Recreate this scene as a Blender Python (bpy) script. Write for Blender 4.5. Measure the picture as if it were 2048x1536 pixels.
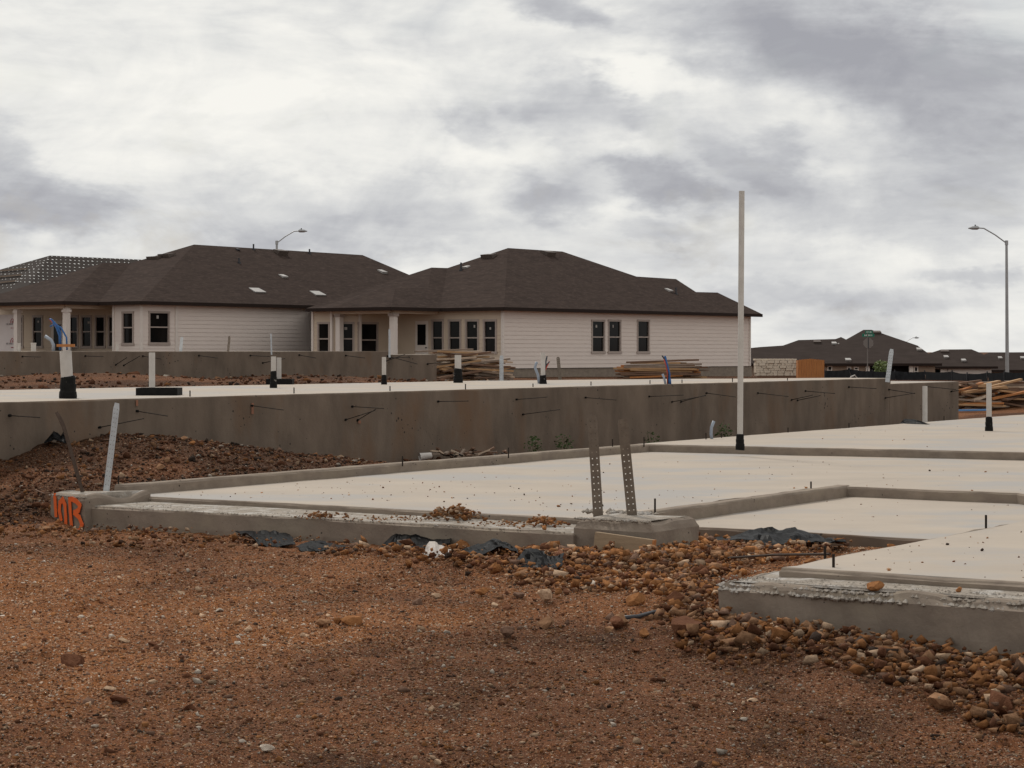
import bpy, math, random
import numpy as np
from mathutils import Vector
random.seed(7); rng = np.random.default_rng(11)
sc = bpy.context.scene
for o in list(bpy.data.objects): bpy.data.objects.remove(o, do_unlink=True)
C = sc.collection
R_ = math.radians
# ------------------------------------------------------------------ camera
FPX, CX, HY, CZ = 4190.0, 1024.0, 703.0, 1.51      # focal length and horizon of the photo in its own pixels, eye height in m
cd = bpy.data.cameras.new('camera'); cam = bpy.data.objects.new('camera', cd); C.objects.link(cam)
cam.location = (0, 0, CZ); cam.rotation_euler = (R_(90), 0, 0)
cd.sensor_width = 36; cd.lens = FPX/2048*36; cd.shift_y = (HY-768)/2048; cd.clip_start = .1; cd.clip_end = 6000
sc.camera = cam
# ------------------------------------------------------------------ world: Nishita sky behind broken cloud
W = bpy.data.worlds.new('World'); sc.world = W; W.use_nodes = True
nt = W.node_tree; nt.nodes.clear(); L = nt.links.new
def wn(t, **k):
    n = nt.nodes.new(t)
    for a, b in k.items(): setattr(n, a, b)
    return n
def wm(op, a, b=None, c=None, clamp=False):
    n = wn('ShaderNodeMath', operation=op, use_clamp=clamp)
    for i, v in enumerate((a, b, c)):
        if v is None: continue
        if isinstance(v, (int, float)): n.inputs[i].default_value = v
        else: L(v, n.inputs[i])
    return n.outputs[0]
def ramp(fac, stops, interp='LINEAR'):
    n = wn('ShaderNodeValToRGB'); n.color_ramp.interpolation = interp
    e = n.color_ramp.elements
    while len(e) < len(stops): e.new(.5)
    for q, (p, c) in zip(e, stops): q.position = p; q.color = (*c, 1) if len(c) == 3 else c
    L(fac, n.inputs[0]); return n.outputs[0]
SUN_EL, SUN_AZ = 48, -28         # degrees; azimuth measured from the view direction, minus is left
tc = wn('ShaderNodeTexCoord'); sx = wn('ShaderNodeSeparateXYZ'); L(tc.outputs['Generated'], sx.inputs[0])
X, Y, Z = sx.outputs
az = wm('ARCTAN2', X, Y); el = wm('ARCSINE', Z)
# cloud layer seen in perspective: direction divided by elevation
elp = wm('ADD', wm('MAXIMUM', Z, 0.0), .55)
cp = wn('ShaderNodeCombineXYZ'); L(wm('DIVIDE', X, elp), cp.inputs[0]); L(wm('DIVIDE', Y, elp), cp.inputs[1]); L(wm('MULTIPLY', Z, 7.0), cp.inputs[2])
def wnoise(vec, scale, detail, rough=.55, dist=0.0):
    n = wn('ShaderNodeTexNoise'); n.inputs['Scale'].default_value = scale; n.inputs['Detail'].default_value = detail
    n.inputs['Roughness'].default_value = rough; n.inputs['Distortion'].default_value = dist; L(vec, n.inputs['Vector']); return n
n1 = wnoise(cp.outputs[0], 5.5, 8, .58, .5).outputs['Fac']
gm = wn('ShaderNodeMapping'); L(tc.outputs['Generated'], gm.inputs[0]); gm.inputs['Scale'].default_value = (1, 1, 1.7)
n2 = wnoise(gm.outputs[0], 15, 9, .60, .5).outputs['Fac']
ap = wn('ShaderNodeCombineXYZ'); L(az, ap.inputs[0]); L(wm('MULTIPLY', el, 2.0), ap.inputs[1])
nwx = wnoise(ap.outputs[0], 17, 5, .6); nwy = wnoise(ap.outputs[0], 46, 4, .6)
sw = wn('ShaderNodeSeparateColor'); L(nwx.outputs['Color'], sw.inputs[0])
sw2 = wn('ShaderNodeSeparateColor'); L(nwy.outputs['Color'], sw2.inputs[0])
# warped position in the photo's pixels (angle times focal length)
wx = wm('ADD', wm('MULTIPLY_ADD', wm('SUBTRACT', sw.outputs[0], .5), 330, wm('MULTIPLY_ADD', az, FPX, CX)), wm('MULTIPLY', wm('SUBTRACT', sw2.outputs[0], .5), 70))
wy = wm('ADD', wm('MULTIPLY_ADD', wm('SUBTRACT', sw.outputs[1], .5), 200, wm('MULTIPLY_ADD', el, -FPX, HY)), wm('MULTIPLY', wm('SUBTRACT', sw2.outputs[1], .5), 50))
def blob(cx, cy, rx, ry, rot, amt, soft=.95):
    dx = wm('SUBTRACT', wx, cx); dy = wm('SUBTRACT', wy, cy); c, s = math.cos(R_(rot)), math.sin(R_(rot))
    a = wm('DIVIDE', wm('ADD', wm('MULTIPLY', dx, c), wm('MULTIPLY', dy, s)), rx)
    b = wm('DIVIDE', wm('SUBTRACT', wm('MULTIPLY', dy, c), wm('MULTIPLY', dx, s)), ry)
    d = wm('SQRT', wm('ADD', wm('MULTIPLY', a, a), wm('MULTIPLY', b, b)))
    n = wn('ShaderNodeMapRange', interpolation_type='SMOOTHSTEP'); L(d, n.inputs[0])
    n.inputs[1].default_value = 1.25; n.inputs[2].default_value = 1.25-soft; n.inputs[3].default_value = 0; n.inputs[4].default_value = amt
    return n.outputs[0]
tot = None
for b in [(1770, 150, 560, 125, 16, .48), (1900, 310, 330, 95, 18, .34), (1650, 60, 420, 120, 5, .20), (1110, 8, 150, 55, 8, .52), (1310, 372, 190, 62, 17, .55), (1150, 215, 165, 75, 14, .36),
          (960, 265, 75, 60, 45, .25), (1100, 400, 110, 55, 10, .34), (110, 425, 190, 75, 8, .50), (20, 320, 90, 60, 20, .25), (560, 430, 190, 80, 5, .22), (850, 420, 150, 70, 10, .24),
          (1500, 330, 130, 60, 25, .30), (1700, 420, 320, 80, 8, .28), (1930, 545, 120, 26, 4, .26), (1620, 600, 420, 40, 0, .20), (700, 480, 260, 40, 0, .2), (1330, 480, 110, 25, 10, .18),
          (330, 180, 520, 210, 0, -.20), (620, 240, 420, 180, 0, -.14), (1290, 160, 150, 45, 15, -.25), (1260, 300, 200, 40, 25, -.15)]:
    o = blob(*b); tot = o if tot is None else wm('ADD', tot, o)
n3 = wnoise(gm.outputs[0], 9.5, 7, .55, .7).outputs['Fac']
bil = wm('ABSOLUTE', wm('MULTIPLY_ADD', n3, 2.0, -1.0))           # puffy cumulus edges
base = wm('ADD', wm('MULTIPLY_ADD', bil, -1.1, .26), wm('ADD', wm('MULTIPLY', wm('SUBTRACT', n1, .5), 1.4), wm('MULTIPLY', wm('SUBTRACT', n2, .5), 1.25)))
dark = wm('ADD', wm('ADD', wm('MULTIPLY', base, .55), .21), tot, clamp=True)
cloud = ramp(dark, [(0, (.93, .915, .865)), (.18, (.83, .825, .795)), (.42, (.665, .67, .672)), (.65, (.525, .533, .555)), (.85, (.425, .43, .46)), (1, (.37, .375, .41))])
sky = wn('ShaderNodeTexSky', sky_type='NISHITA'); sky.sun_disc = False
sky.sun_elevation = R_(SUN_EL); sky.sun_rotation = R_(SUN_AZ); sky.air_density = 1.2; sky.dust_density = 3.0
cs = wn('ShaderNodeVectorMath', operation='SCALE'); L(cloud, cs.inputs[0]); cs.inputs['Scale'].default_value = 10.0
mx = wn('ShaderNodeMix', data_type='RGBA'); L(sky.outputs[0], mx.inputs[6]); L(cs.outputs[0], mx.inputs[7])
hole = wm('ADD', wm('MULTIPLY', wm('SUBTRACT', n2, .56), 1.6, clamp=True), wm('ADD', blob(2020, 40, 90, 70, 0, .22), blob(40, 170, 90, 50, 0, .16)))
L(wm('SUBTRACT', 1.0, wm('MULTIPLY', hole, .8, clamp=True)), mx.inputs[0])
bg = wn('ShaderNodeBackground'); bg.inputs['Strength'].default_value = .10; L(mx.outputs[2], bg.inputs[0])
wo = wn('ShaderNodeOutputWorld'); L(bg.outputs[0], wo.inputs[0])
# ------------------------------------------------------------------ sun behind thin cloud
sl = bpy.data.lights.new('sun', 'SUN'); sl.energy = 2.1; sl.angle = R_(10); sl.color = (1, .95, .88)
so = bpy.data.objects.new('sun', sl); C.objects.link(so)
sd = Vector((math.sin(R_(SUN_AZ))*math.cos(R_(SUN_EL)), math.cos(R_(SUN_AZ))*math.cos(R_(SUN_EL)), math.sin(R_(SUN_EL))))
so.rotation_euler = (-sd).to_track_quat('-Z', 'Y').to_euler(); so.location = sd*60
sc.view_settings.view_transform = 'Standard'; sc.view_settings.look = 'None'
sc.view_settings.exposure = 0.0; sc.view_settings.gamma = 1.0; sc.view_settings.use_curve_mapping = False
# ------------------------------------------------------------------ placing helpers
def P(px, py, z):                       # a pixel whose point lies at height z
    Y = FPX*(CZ-z)/(py-HY); return Vector(((px-CX)/FPX*Y, Y, z))
def D(px, py, Y): return Vector(((px-CX)/FPX*Y, Y, CZ-(py-HY)/FPX*Y))     # a pixel at distance Y
EYE = Vector((0, 0, CZ))
def ray(px, py): return Vector(((px-CX)/FPX, 1, -(py-HY)/FPX))
def onplane(px, py, p0, n):
    d = ray(px, py); t = (Vector(p0)-EYE).dot(n)/d.dot(n); return EYE+d*t
TH = math.atan(2726/4190)
RV = Vector((math.sin(TH), math.cos(TH), 0)); FV = Vector((math.cos(TH), -math.sin(TH), 0)); UP = Vector((0, 0, 1))
O = P(235, 968, .30); O.z = 0
def S(u, v, z=0): return O+RV*u+FV*v+UP*z        # frame of the foundation slabs: u runs away to the right, v towards the right front
def toS(p): d = Vector((p[0]-O.x, p[1]-O.y, 0)); return d.dot(RV), d.dot(FV)
# ------------------------------------------------------------------ mesh helpers
ORG = {}
class MB:
    def __init__(s): s.v = []; s.f = []
    def add(s, vs, fs):
        k = len(s.v); s.v += [tuple(p) for p in vs]; s.f += [tuple(i+k for i in f) for f in fs]; return s
    def poly(s, *pts): return s.add(pts, [tuple(range(len(pts)))])
    def box(s, c, a, b, h):                                # centre of base, half vectors a and b, height vector h
        c, a, b, h = Vector(c), Vector(a), Vector(b), Vector(h)
        q = [c-a-b, c+a-b, c+a+b, c-a+b]
        return s.add(q+[p+h for p in q], [(3, 2, 1, 0), (4, 5, 6, 7), (0, 1, 5, 4), (1, 2, 6, 5), (2, 3, 7, 6), (3, 0, 4, 7)])
    def bar(s, p, q, w, t, up=(0, 0, 1)):                  # square bar from p to q
        p, q = Vector(p), Vector(q); d = (q-p).normalized(); u = Vector(up)
        if abs(d.dot(u)) > .98: u = Vector((1, 0, 0))
        x = d.cross(u).normalized(); y = x.cross(d).normalized()
        return s.box(p, x*w/2, y*t/2, q-p)
    def tube(s, pts, r, n=8, caps=True, r2=None):
        pts = [Vector(p) for p in pts]; m = len(pts); k0 = len(s.v); vs = []; u = None
        for i, p in enumerate(pts):
            d = (pts[min(i+1, m-1)]-pts[max(i-1, 0)]).normalized()
            if u is None: u = d.orthogonal().normalized()
            u = (u-d*u.dot(d)).normalized(); w = d.cross(u)
            rr = r if r2 is None else r+(r2-r)*i/(m-1)
            if isinstance(r, (list, tuple)): rr = r[i]
            vs += [p+(u*math.cos(6.28318*j/n)+w*math.sin(6.28318*j/n))*rr for j in range(n)]
        fs = [(i*n+j, i*n+(j+1) % n, (i+1)*n+(j+1) % n, (i+1)*n+j) for i in range(m-1) for j in range(n)]
        if caps: fs += [tuple(range(n-1, -1, -1)), tuple(range((m-1)*n, m*n))]
        return s.add(vs, fs)
    def hull_prism(s, poly, h):                            # flat polygon (list of points), extruded by vector h
        n = len(poly); a = [Vector(p) for p in poly]; b = [p+Vector(h) for p in a]
        return s.add(a+b, [tuple(range(n-1, -1, -1)), tuple(range(n, 2*n))]+[(i, (i+1) % n, n+(i+1) % n, n+i) for i in range(n)])
    def build(s, name, mat, parent=None, org=None, smooth=False):
        base = Vector(ORG[parent] if parent is not None else (org if org is not None else (0, 0, 0)))
        me = bpy.data.meshes.new(name); me.from_pydata([(p[0]-base.x, p[1]-base.y, p[2]-base.z) for p in s.v], [], s.f); me.update()
        if mat is not None: me.materials.append(M[mat] if isinstance(mat, str) else mat)
        if smooth: me.polygons.foreach_set('use_smooth', [True]*len(me.polygons))
        o = bpy.data.objects.new(name, me); C.objects.link(o); ORG[o] = base
        if parent is not None: o.parent = parent
        else: o.location = base
        return o
def tag(o, label=None, cat=None, group=None, kind=None):
    for k, v in (('label', label), ('category', cat), ('group', group), ('kind', kind)):
        if v: o[k] = v
    return o
def thing(name, loc, label, cat, group=None):
    o = bpy.data.objects.new(name, None); C.objects.link(o); o.location = loc; o.empty_display_size = .1; ORG[o] = Vector(loc)
    return tag(o, label, cat, group)
# ------------------------------------------------------------------ numpy noise
_G = rng.random((257, 257))
def vnoise(x, y):
    xi = np.floor(x).astype(int); yi = np.floor(y).astype(int); fx = x-xi; fy = y-yi
    fx = fx*fx*(3-2*fx); fy = fy*fy*(3-2*fy); a = xi % 256; b = yi % 256; a1 = (a+1) % 256; b1 = (b+1) % 256
    return ((_G[a, b]*(1-fx)+_G[a1, b]*fx)*(1-fy)+(_G[a, b1]*(1-fx)+_G[a1, b1]*fx)*fy)*2-1
def fbm(x, y, o=4):
    s = 0*x; a = 1.0; t = 0
    for i in range(o): s = s+a*vnoise(x*2**i+17.3*i, y*2**i+5.1*i); t += a; a *= .5
    return s/t
# ------------------------------------------------------------------ materials
M = {}
def mat(name, col, rough=.8, metal=0, spec=.3, var=None, scale=6, detail=6, stretch=(1, 1, 1), bump=0, bscale=60, col3=None, scale2=1.2, fac2=(.55, .7), attr=None, coord='Object', trans=0):
    m = bpy.data.materials.new(name); m.use_nodes = True; t = m.node_tree; b = t.nodes['Principled BSDF']; l = t.links.new
    b.inputs['Roughness'].default_value = rough; b.inputs['Metallic'].default_value = metal; b.inputs['Specular IOR Level'].default_value = spec
    b.inputs['Base Color'].default_value = (*col, 1)
    g = t.nodes.new('ShaderNodeNewGeometry'); mp = t.nodes.new('ShaderNodeMapping'); l(g.outputs['Position'], mp.inputs[0]); mp.inputs['Scale'].default_value = stretch
    def noise(sc_, de, vec=mp.outputs[0], ro=.6):
        n = t.nodes.new('ShaderNodeTexNoise'); n.inputs['Scale'].default_value = sc_; n.inputs['Detail'].default_value = de; n.inputs['Roughness'].default_value = ro; l(vec, n.inputs['Vector']); return n.outputs['Fac']
    def rmp(f, lo, hi):
        r = t.nodes.new('ShaderNodeMapRange'); l(f, r.inputs[0]); r.inputs[1].default_value = lo; r.inputs[2].default_value = hi; return r.outputs[0]
    def mix(f, a, bb, mode='MIX'):
        x = t.nodes.new('ShaderNodeMix'); x.data_type = 'RGBA'; x.blend_type = mode
        if isinstance(f, (int, float)): x.inputs[0].default_value = f
        else: l(f, x.inputs[0])
        for i, q in ((6, a), (7, bb)):
            if isinstance(q, tuple): x.inputs[i].default_value = (*q, 1)
            else: l(q, x.inputs[i])
        return x.outputs[2]
    c = tuple(col)
    if attr:
        at = t.nodes.new('ShaderNodeAttribute'); at.attribute_name = attr; c = at.outputs['Color']
    if var is not None: c = mix(rmp(noise(scale, detail), .3, .7), c, tuple(var)) if not attr else mix(rmp(noise(scale, detail), .35, .75), c, mix(1.0, c, tuple(var), 'MULTIPLY'))
    if col3 is not None: c = mix(rmp(noise(scale2, 5), *fac2), c, tuple(col3))
    if not isinstance(c, tuple): l(c, b.inputs['Base Color'])
    if bump:
        bp = t.nodes.new('ShaderNodeBump'); bp.inputs['Strength'].default_value = bump; bp.inputs['Distance'].default_value = .02
        l(noise(bscale, 8, g.outputs['Position'], .65), bp.inputs['Height']); l(bp.outputs[0], b.inputs['Normal'])
    M[name] = m; return m, t, b, mix, rmp, noise, l
def dirt_material():
    """soil: damp dark and dry orange ground by the Soil attribute, with fine grit of many colours pressed into it"""
    m, t, b, mix, rmp, noise, l = mat('dirt', (.2, .1, .06), .97, spec=.04)
    g = t.nodes.new('ShaderNodeNewGeometry').outputs['Position']
    at = t.nodes.new('ShaderNodeAttribute'); at.attribute_name = 'Soil'; soil = at.outputs['Fac']
    def math_(op, a, c):
        n = t.nodes.new('ShaderNodeMath'); n.operation = op; n.use_clamp = True
        for i, v in enumerate((a, c)):
            if isinstance(v, (int, float)): n.inputs[i].default_value = v
            else: l(v, n.inputs[i])
        return n.outputs[0]
    f = math_('ADD', soil, rmp(noise(2.3, 8, g, .65), .30, 1.25)); f = math_('SUBTRACT', f, .18)
    c = mix(f, (.245, .098, .038), (.098, .044, .026)); c = mix(rmp(soil, .9, 1.35), c, (.052, .026, .016))
    c = mix(rmp(noise(16, 6, g, .7), .42, .75), c, mix(1.0, c, (.50, .48, .47), 'MULTIPLY'))
    hs = []
    for sc_, thr, amt in ((85, .40, .75), (190, .44, .65), (38, .30, .7)):
        v = t.nodes.new('ShaderNodeTexVoronoi'); v.inputs['Scale'].default_value = sc_; v.inputs['Randomness'].default_value = 1; l(g, v.inputs['Vector'])
        sp = t.nodes.new('ShaderNodeSeparateColor'); l(v.outputs['Color'], sp.inputs[0])
        rp_ = t.nodes.new('ShaderNodeValToRGB'); e = rp_.color_ramp.elements; rp_.color_ramp.interpolation = 'CONSTANT'
        for _ in range(4): e.new(.5)
        for q, (p_, k) in zip(e, ((0, (.055, .028, .019)), (.26, (.30, .118, .044)), (.46, (.34, .172, .088)), (.62, (.145, .074, .048)), (.78, (.44, .285, .180)), (.92, (.62, .49, .38)))): q.position = p_; q.color = (*k, 1)
        l(sp.outputs[0], rp_.inputs[0])
        keep_ = math_('MULTIPLY', math_('GREATER_THAN', sp.outputs[1], .45), rmp(v.outputs['Distance'], thr+.12, thr-.05)); hs.append((v.outputs['Distance'], keep_))
        c = mix(math_('MULTIPLY', keep_, math_('SUBTRACT', amt, math_('MULTIPLY', soil, .28))), c, rp_.outputs[0])
    l(c, b.inputs['Base Color'])
    h = math_('ADD', math_('MULTIPLY', hs[0][1], .5), math_('MULTIPLY', hs[2][1], .5)); h = math_('ADD', h, math_('MULTIPLY', noise(30, 8, g, .7), .6))
    bp = t.nodes.new('ShaderNodeBump'); bp.inputs['Strength'].default_value = .9; bp.inputs['Distance'].default_value = .018; l(h, bp.inputs['Height']); l(bp.outputs[0], b.inputs['Normal'])
dirt_material()
mat('stone', (.3, .2, .13), .95, spec=.05, attr='Col', var=(.55, .50, .47), scale=40, detail=5, bump=.5, bscale=90)
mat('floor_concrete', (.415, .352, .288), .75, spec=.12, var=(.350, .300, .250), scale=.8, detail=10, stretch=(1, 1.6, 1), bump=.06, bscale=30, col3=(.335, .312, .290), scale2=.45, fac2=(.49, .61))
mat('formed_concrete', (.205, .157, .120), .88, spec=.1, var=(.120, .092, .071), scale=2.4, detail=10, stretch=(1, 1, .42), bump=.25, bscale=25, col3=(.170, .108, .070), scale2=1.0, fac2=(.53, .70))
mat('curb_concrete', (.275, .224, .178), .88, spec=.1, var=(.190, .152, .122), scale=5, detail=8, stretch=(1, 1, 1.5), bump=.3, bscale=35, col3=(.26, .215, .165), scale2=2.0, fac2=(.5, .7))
mat('rough_concrete', (.40, .350, .295), .95, spec=.05, var=(.23, .20, .17), scale=14, detail=8, bump=.8, bscale=55, col3=(.45, .42, .385), scale2=6, fac2=(.5, .62))
mat('roof_shingle', (.053, .0375, .0315), .95, spec=.03, var=(.034, .0242, .0208), scale=1.1, detail=10, stretch=(1, 1, 6), bump=.25, bscale=9, col3=(.064, .046, .039), scale2=3.0, fac2=(.5, .68))
mat('far_shingle', (.058, .045, .040), .95, spec=.03, var=(.044, .034, .030), scale=.8, detail=9, stretch=(1, 1, 6))
mat('underlay', (.034, .027, .024), .85, spec=.05, var=(.042, .034, .030), scale=.6)
mat('fascia', (.026, .017, .014), .8, spec=.1)
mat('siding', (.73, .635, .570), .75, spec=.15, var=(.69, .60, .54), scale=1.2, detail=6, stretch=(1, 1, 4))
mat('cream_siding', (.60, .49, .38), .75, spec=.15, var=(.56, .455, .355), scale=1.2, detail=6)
mat('trim', (.68, .60, .54), .65, spec=.25, var=(.71, .64, .58), scale=3)
mat('window_frame', (.36, .29, .25), .5, var=(.40, .33, .29), scale=3)
mat('glass', (.006, .006, .006), .08, spec=.09, var=(.012, .010, .009), scale=1.0)
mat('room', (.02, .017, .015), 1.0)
mat('metal_vent', (.34, .32, .30), .5, .2, var=(.45, .43, .41), scale=4)
mat('brown_vent', (.10, .075, .062), .6, var=(.08, .06, .05), scale=4)
mat('galvanised', (.60, .63, .65), .5, .25, var=(.46, .48, .50), scale=18, detail=5, bump=.05)
mat('dull_galvanised', (.215, .175, .138), .65, .1, spec=.2, var=(.15, .12, .095), scale=22, detail=6)
mat('rust_strap', (.085, .058, .044), .75, spec=.1, var=(.06, .04, .03), scale=20)
mat('pvc', (.52, .485, .45), .5, spec=.25, var=(.44, .405, .37), scale=9, detail=5)
mat('black_rubber', (.008, .008, .008), .7, spec=.08, var=(.016, .015, .014), scale=22, detail=6, col3=(.22, .20, .18), scale2=14, fac2=(.66, .72))
mat('black_plastic', (.005, .005, .005), .38, spec=.015, var=(.011, .011, .012), scale=9, detail=5, bump=.15, bscale=22)
mat('silt_cloth', (.009, .0095, .011), .85, spec=.05, var=(.015, .016, .018), scale=3)
mat('steel_bar', (.026, .021, .018), .7, .1, spec=.1, var=(.03, .022, .017), scale=25)
mat('rust_bar', (.06, .038, .026), .8, .2, var=(.04, .027, .02), scale=25)
mat('paint_orange', (.80, .14, .025), .7, var=(.70, .12, .03), scale=30, detail=6)
mat('paint_faint', (.30, .125, .07), .8, var=(.22, .12, .08), scale=30, detail=6)
mat('pex_blue', (.03, .10, .27), .45, spec=.2, var=(.04, .12, .30), scale=5)
mat('pex_red', (.40, .06, .04), .4)
mat('conduit_gray', (.26, .30, .36), .5, var=(.3, .33, .38), scale=7)
mat('wood_fresh', (.44, .265, .135), .75, var=(.34, .20, .10), scale=3, detail=8, stretch=(1, 1, 8), bump=.15, bscale=30)
mat('wood_orange', (.43, .175, .055), .75, var=(.34, .13, .04), scale=5, detail=8, stretch=(4, 4, .5))
mat('wood_pale', (.52, .40, .30), .8, var=(.42, .31, .22), scale=4, detail=8)
mat('wood_brown', (.185, .105, .066), .85, var=(.13, .075, .048), scale=4, detail=8)
mat('wood_grey', (.27, .205, .160), .85, var=(.20, .15, .115), scale=4, detail=8)
mat('plank_wood', (.30, .215, .135), .8, var=(.23, .16, .10), scale=5, detail=9, stretch=(1, 1, 9), bump=.2, bscale=40)
mat('limestone', (.66, .57, .46), .9, var=(.56, .47, .37), scale=3, detail=8, bump=.3, bscale=20)
mat('lamp_metal', (.36, .36, .36), .45, .6, var=(.32, .32, .32), scale=3)
mat('dark_metal', (.05, .05, .055), .5, .4)
mat('sign_green', (.012, .16, .10), .5)
mat('sign_back', (.20, .175, .16), .5, .4)
mat('white_paint', (.78, .77, .74), .6)
mat('print_red', (.42, .05, .07), .7)
mat('print_grey', (.36, .33, .33), .7)
mat('house_wrap', (.62, .56, .54), .75, var=(.57, .51, .49), scale=2)
mat('leaf', (.040, .062, .022), .6, spec=.1, var=(.055, .08, .026), scale=8)
mat('leaf_light', (.13, .17, .045), .6, var=(.09, .13, .03), scale=3)
mat('bark', (.10, .075, .055), .9)
mat('paper_scrap', (.44, .40, .37), .75, var=(.36, .32, .28), scale=9)
mat('blue_tarp', (.10, .25, .50), .5)
mat('brick_tan', (.33, .24, .18), .85, var=(.26, .19, .14), scale=3)
# formed concrete also has air holes and rust drips of its own: add small dark pits to the faces
def add_pits(name, thr=.10, scale=11, col=(.045, .037, .03)):
    m = M[name]; t = m.node_tree; b = t.nodes['Principled BSDF']; src = b.inputs['Base Color'].links[0].from_socket
    g = t.nodes.new('ShaderNodeNewGeometry'); v = t.nodes.new('ShaderNodeTexVoronoi'); v.inputs['Scale'].default_value = scale; t.links.new(g.outputs['Position'], v.inputs['Vector'])
    n = t.nodes.new('ShaderNodeTexNoise'); n.inputs['Scale'].default_value = 1.7; t.links.new(g.outputs['Position'], n.inputs['Vector'])
    r = t.nodes.new('ShaderNodeMapRange'); t.links.new(n.outputs['Fac'], r.inputs[0]); r.inputs[1].default_value = .42; r.inputs[2].default_value = .75; r.inputs[3].default_value = 0; r.inputs[4].default_value = thr*2.2
    c = t.nodes.new('ShaderNodeMath'); c.operation = 'LESS_THAN'; t.links.new(v.outputs['Distance'], c.inputs[0]); t.links.new(r.outputs[0], c.inputs[1])
    x = t.nodes.new('ShaderNodeMix'); x.data_type = 'RGBA'; t.links.new(c.outputs[0], x.inputs[0]); t.links.new(src, x.inputs[6]); x.inputs[7].default_value = (*col, 1)
    t.links.new(x.outputs[2], b.inputs['Base Color'])
add_pits('formed_concrete'); add_pits('curb_concrete', .08, 14); add_pits('floor_concrete', .05, 5, (.16, .12, .09))
# ------------------------------------------------------------------ ground
U0, G0, P0, Z2, Z3 = .30, .20, .10, .99, 1.515
V2, V3 = -2.68, -17.5
cps = [(-3, 6, 0), (0, 6, 0), (3, 6, -.05), (-3, 9, .0), (0, 9, 0), (-3, 12, .02), (0, 11.5, 0), (2.2, 8.5, -.10), (3.2, 9.3, -.11), (1.2, 10.6, .02), (0, 14, .0), (-2, 14.5, .0), (-4, 15.5, .05), (-1.5, 16, -.02),
       (-5, 9, .02), (5, 6, -.05), (-8, 12, .1), (9, 8, -.05), (-8, 3, 0), (8, 2, 0), (0, -20, 0), (-25, -10, .1), (25, -10, -.1)]
def cs_(u, v, z): p = S(u, v); cps.append((p.x, p.y, z))
def cd_(px, py, Y): p = D(px, py, Y); cps.append((p.x, p.y, p.z))
for v in (.8, 1.8, 2.8, 3.8, 4.6): cs_(-.95, v, -.035); cs_(-1.7, v, -.01)
cs_(-1.0, 5.6, .04); cs_(-.3, 6.3, .02); cs_(-1.3, 6.4, .05); cs_(-2, 5.8, .02); cs_(-1.4, 7.4, .06); cs_(.6, 6.3, -.01); cs_(.6, 7.6, .02); cs_(-.6, 7.2, .04); cs_(-.3, 8.0, .06); cs_(.2, 6.9, .03); cs_(-2.2, 7.9, .03)
cs_(-4.15, 8.1, .05); cs_(-4.15, 8.9, .02); cs_(-4.15, 9.7, -.07); cs_(-3.5, 7.7, .09); cs_(-4.5, 7.6, .03); cs_(-5, 8.6, -.07)
cs_(-.95, .3, -.09); cs_(-1.1, .5, -.06); cs_(-.9, -.1, -.02); cs_(-.75, -.35, .07); cs_(-.5, -.75, .09); cs_(-.9, -.9, .08); cs_(0, -.5, .14); cs_(1.5, -.3, .19); cs_(4, -.3, .15); cs_(7, -.4, .04); cs_(12, -.5, 0); cs_(18, -.6, 0); cs_(26, -1.5, 0)
cd_(0, 1010, 20); cd_(30, 985, 20.5); cd_(0, 925, 21.5); cd_(0, 905, 21.8); cd_(110, 940, 21); cd_(150, 955, 20.6); cd_(100, 880, 22.1); cd_(200, 868, 22.7); cd_(280, 870, 23.2); cd_(350, 880, 23.8); cd_(500, 902, 24.9); cd_(600, 920, 25.7); cd_(680, 945, 26.3)
cs_(10, -2.2, 0); cs_(14, -2.2, -.02); cs_(20, -2.2, -.02); cs_(-3, -2, .4); cs_(-8, -1, .3); cs_(-3, -4, .6)
cd_(0, 778, 31); cd_(0, 766, 37); cd_(60, 764, 38); cd_(180, 746, 40.5); cd_(260, 756, 42); cd_(360, 758, 43.5); cd_(480, 762, 45); cd_(600, 751, 47.3); cd_(690, 758, 49.5); cd_(745, 768, 50.5); cd_(860, 770, 53); cd_(940, 760, 58)
cd_(300, 776, 32); cd_(560, 772, 37); cd_(800, 768, 42); cd_(1000, 764, 46); cd_(1150, 762, 48)
cd_(1200, 763, 65); cd_(1300, 760, 85); cd_(1100, 760, 92); cd_(1400, 760, 96); cd_(1600, 757, 104); cd_(1750, 762, 75); cd_(1950, 768, 70); cd_(2040, 790, 58); cd_(1980, 826, 48); cd_(2048, 826, 48); cd_(2200, 820, 46); cd_(1850, 768, 90); cd_(1900, 790, 56)
cps += [(-40, 60, 1.2), (-25, 75, 1.0), (-30, 110, .9), (-10, 110, .4), (20, 125, .0), (40, 140, -.2), (0, 150, -.5), (30, 175, -2.3), (60, 180, -2.5), (0, 200, -2.4), (-60, 180, -1), (60, 60, -.3), (30, 35, -.1), (120, 250, -3), (0, 400, -3), (-250, 300, -3), (300, 600, -3), (-300, 900, -3), (0, 1500, -3), (900, 900, -3), (-900, 900, -3)]
CP = np.array(cps)
SL1 = [(-3.7, 8.25, 3.2, 14), (-.6, .2, 10, 5.0), (9.6, -.05, 30, 14), (-.6, 5.3, 0, 5.9), (.95, 4.9, 10.5, 14)]
def inside(x, y, rects):
    dx, dy = x-O.x, y-O.y; u = dx*RV.x+dy*RV.y; v = dx*FV.x+dy*FV.y; m = np.zeros(x.shape, bool)
    for a, b, c, d in rects: m |= (u > a) & (u < c) & (v > b) & (v < d)
    return m
HOLLOW = SL1+[(-8, -7.6, 20, V2-.05), (20, -5, 22, V2-.05), (-30, -26, 29, V3-.1)]
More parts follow.
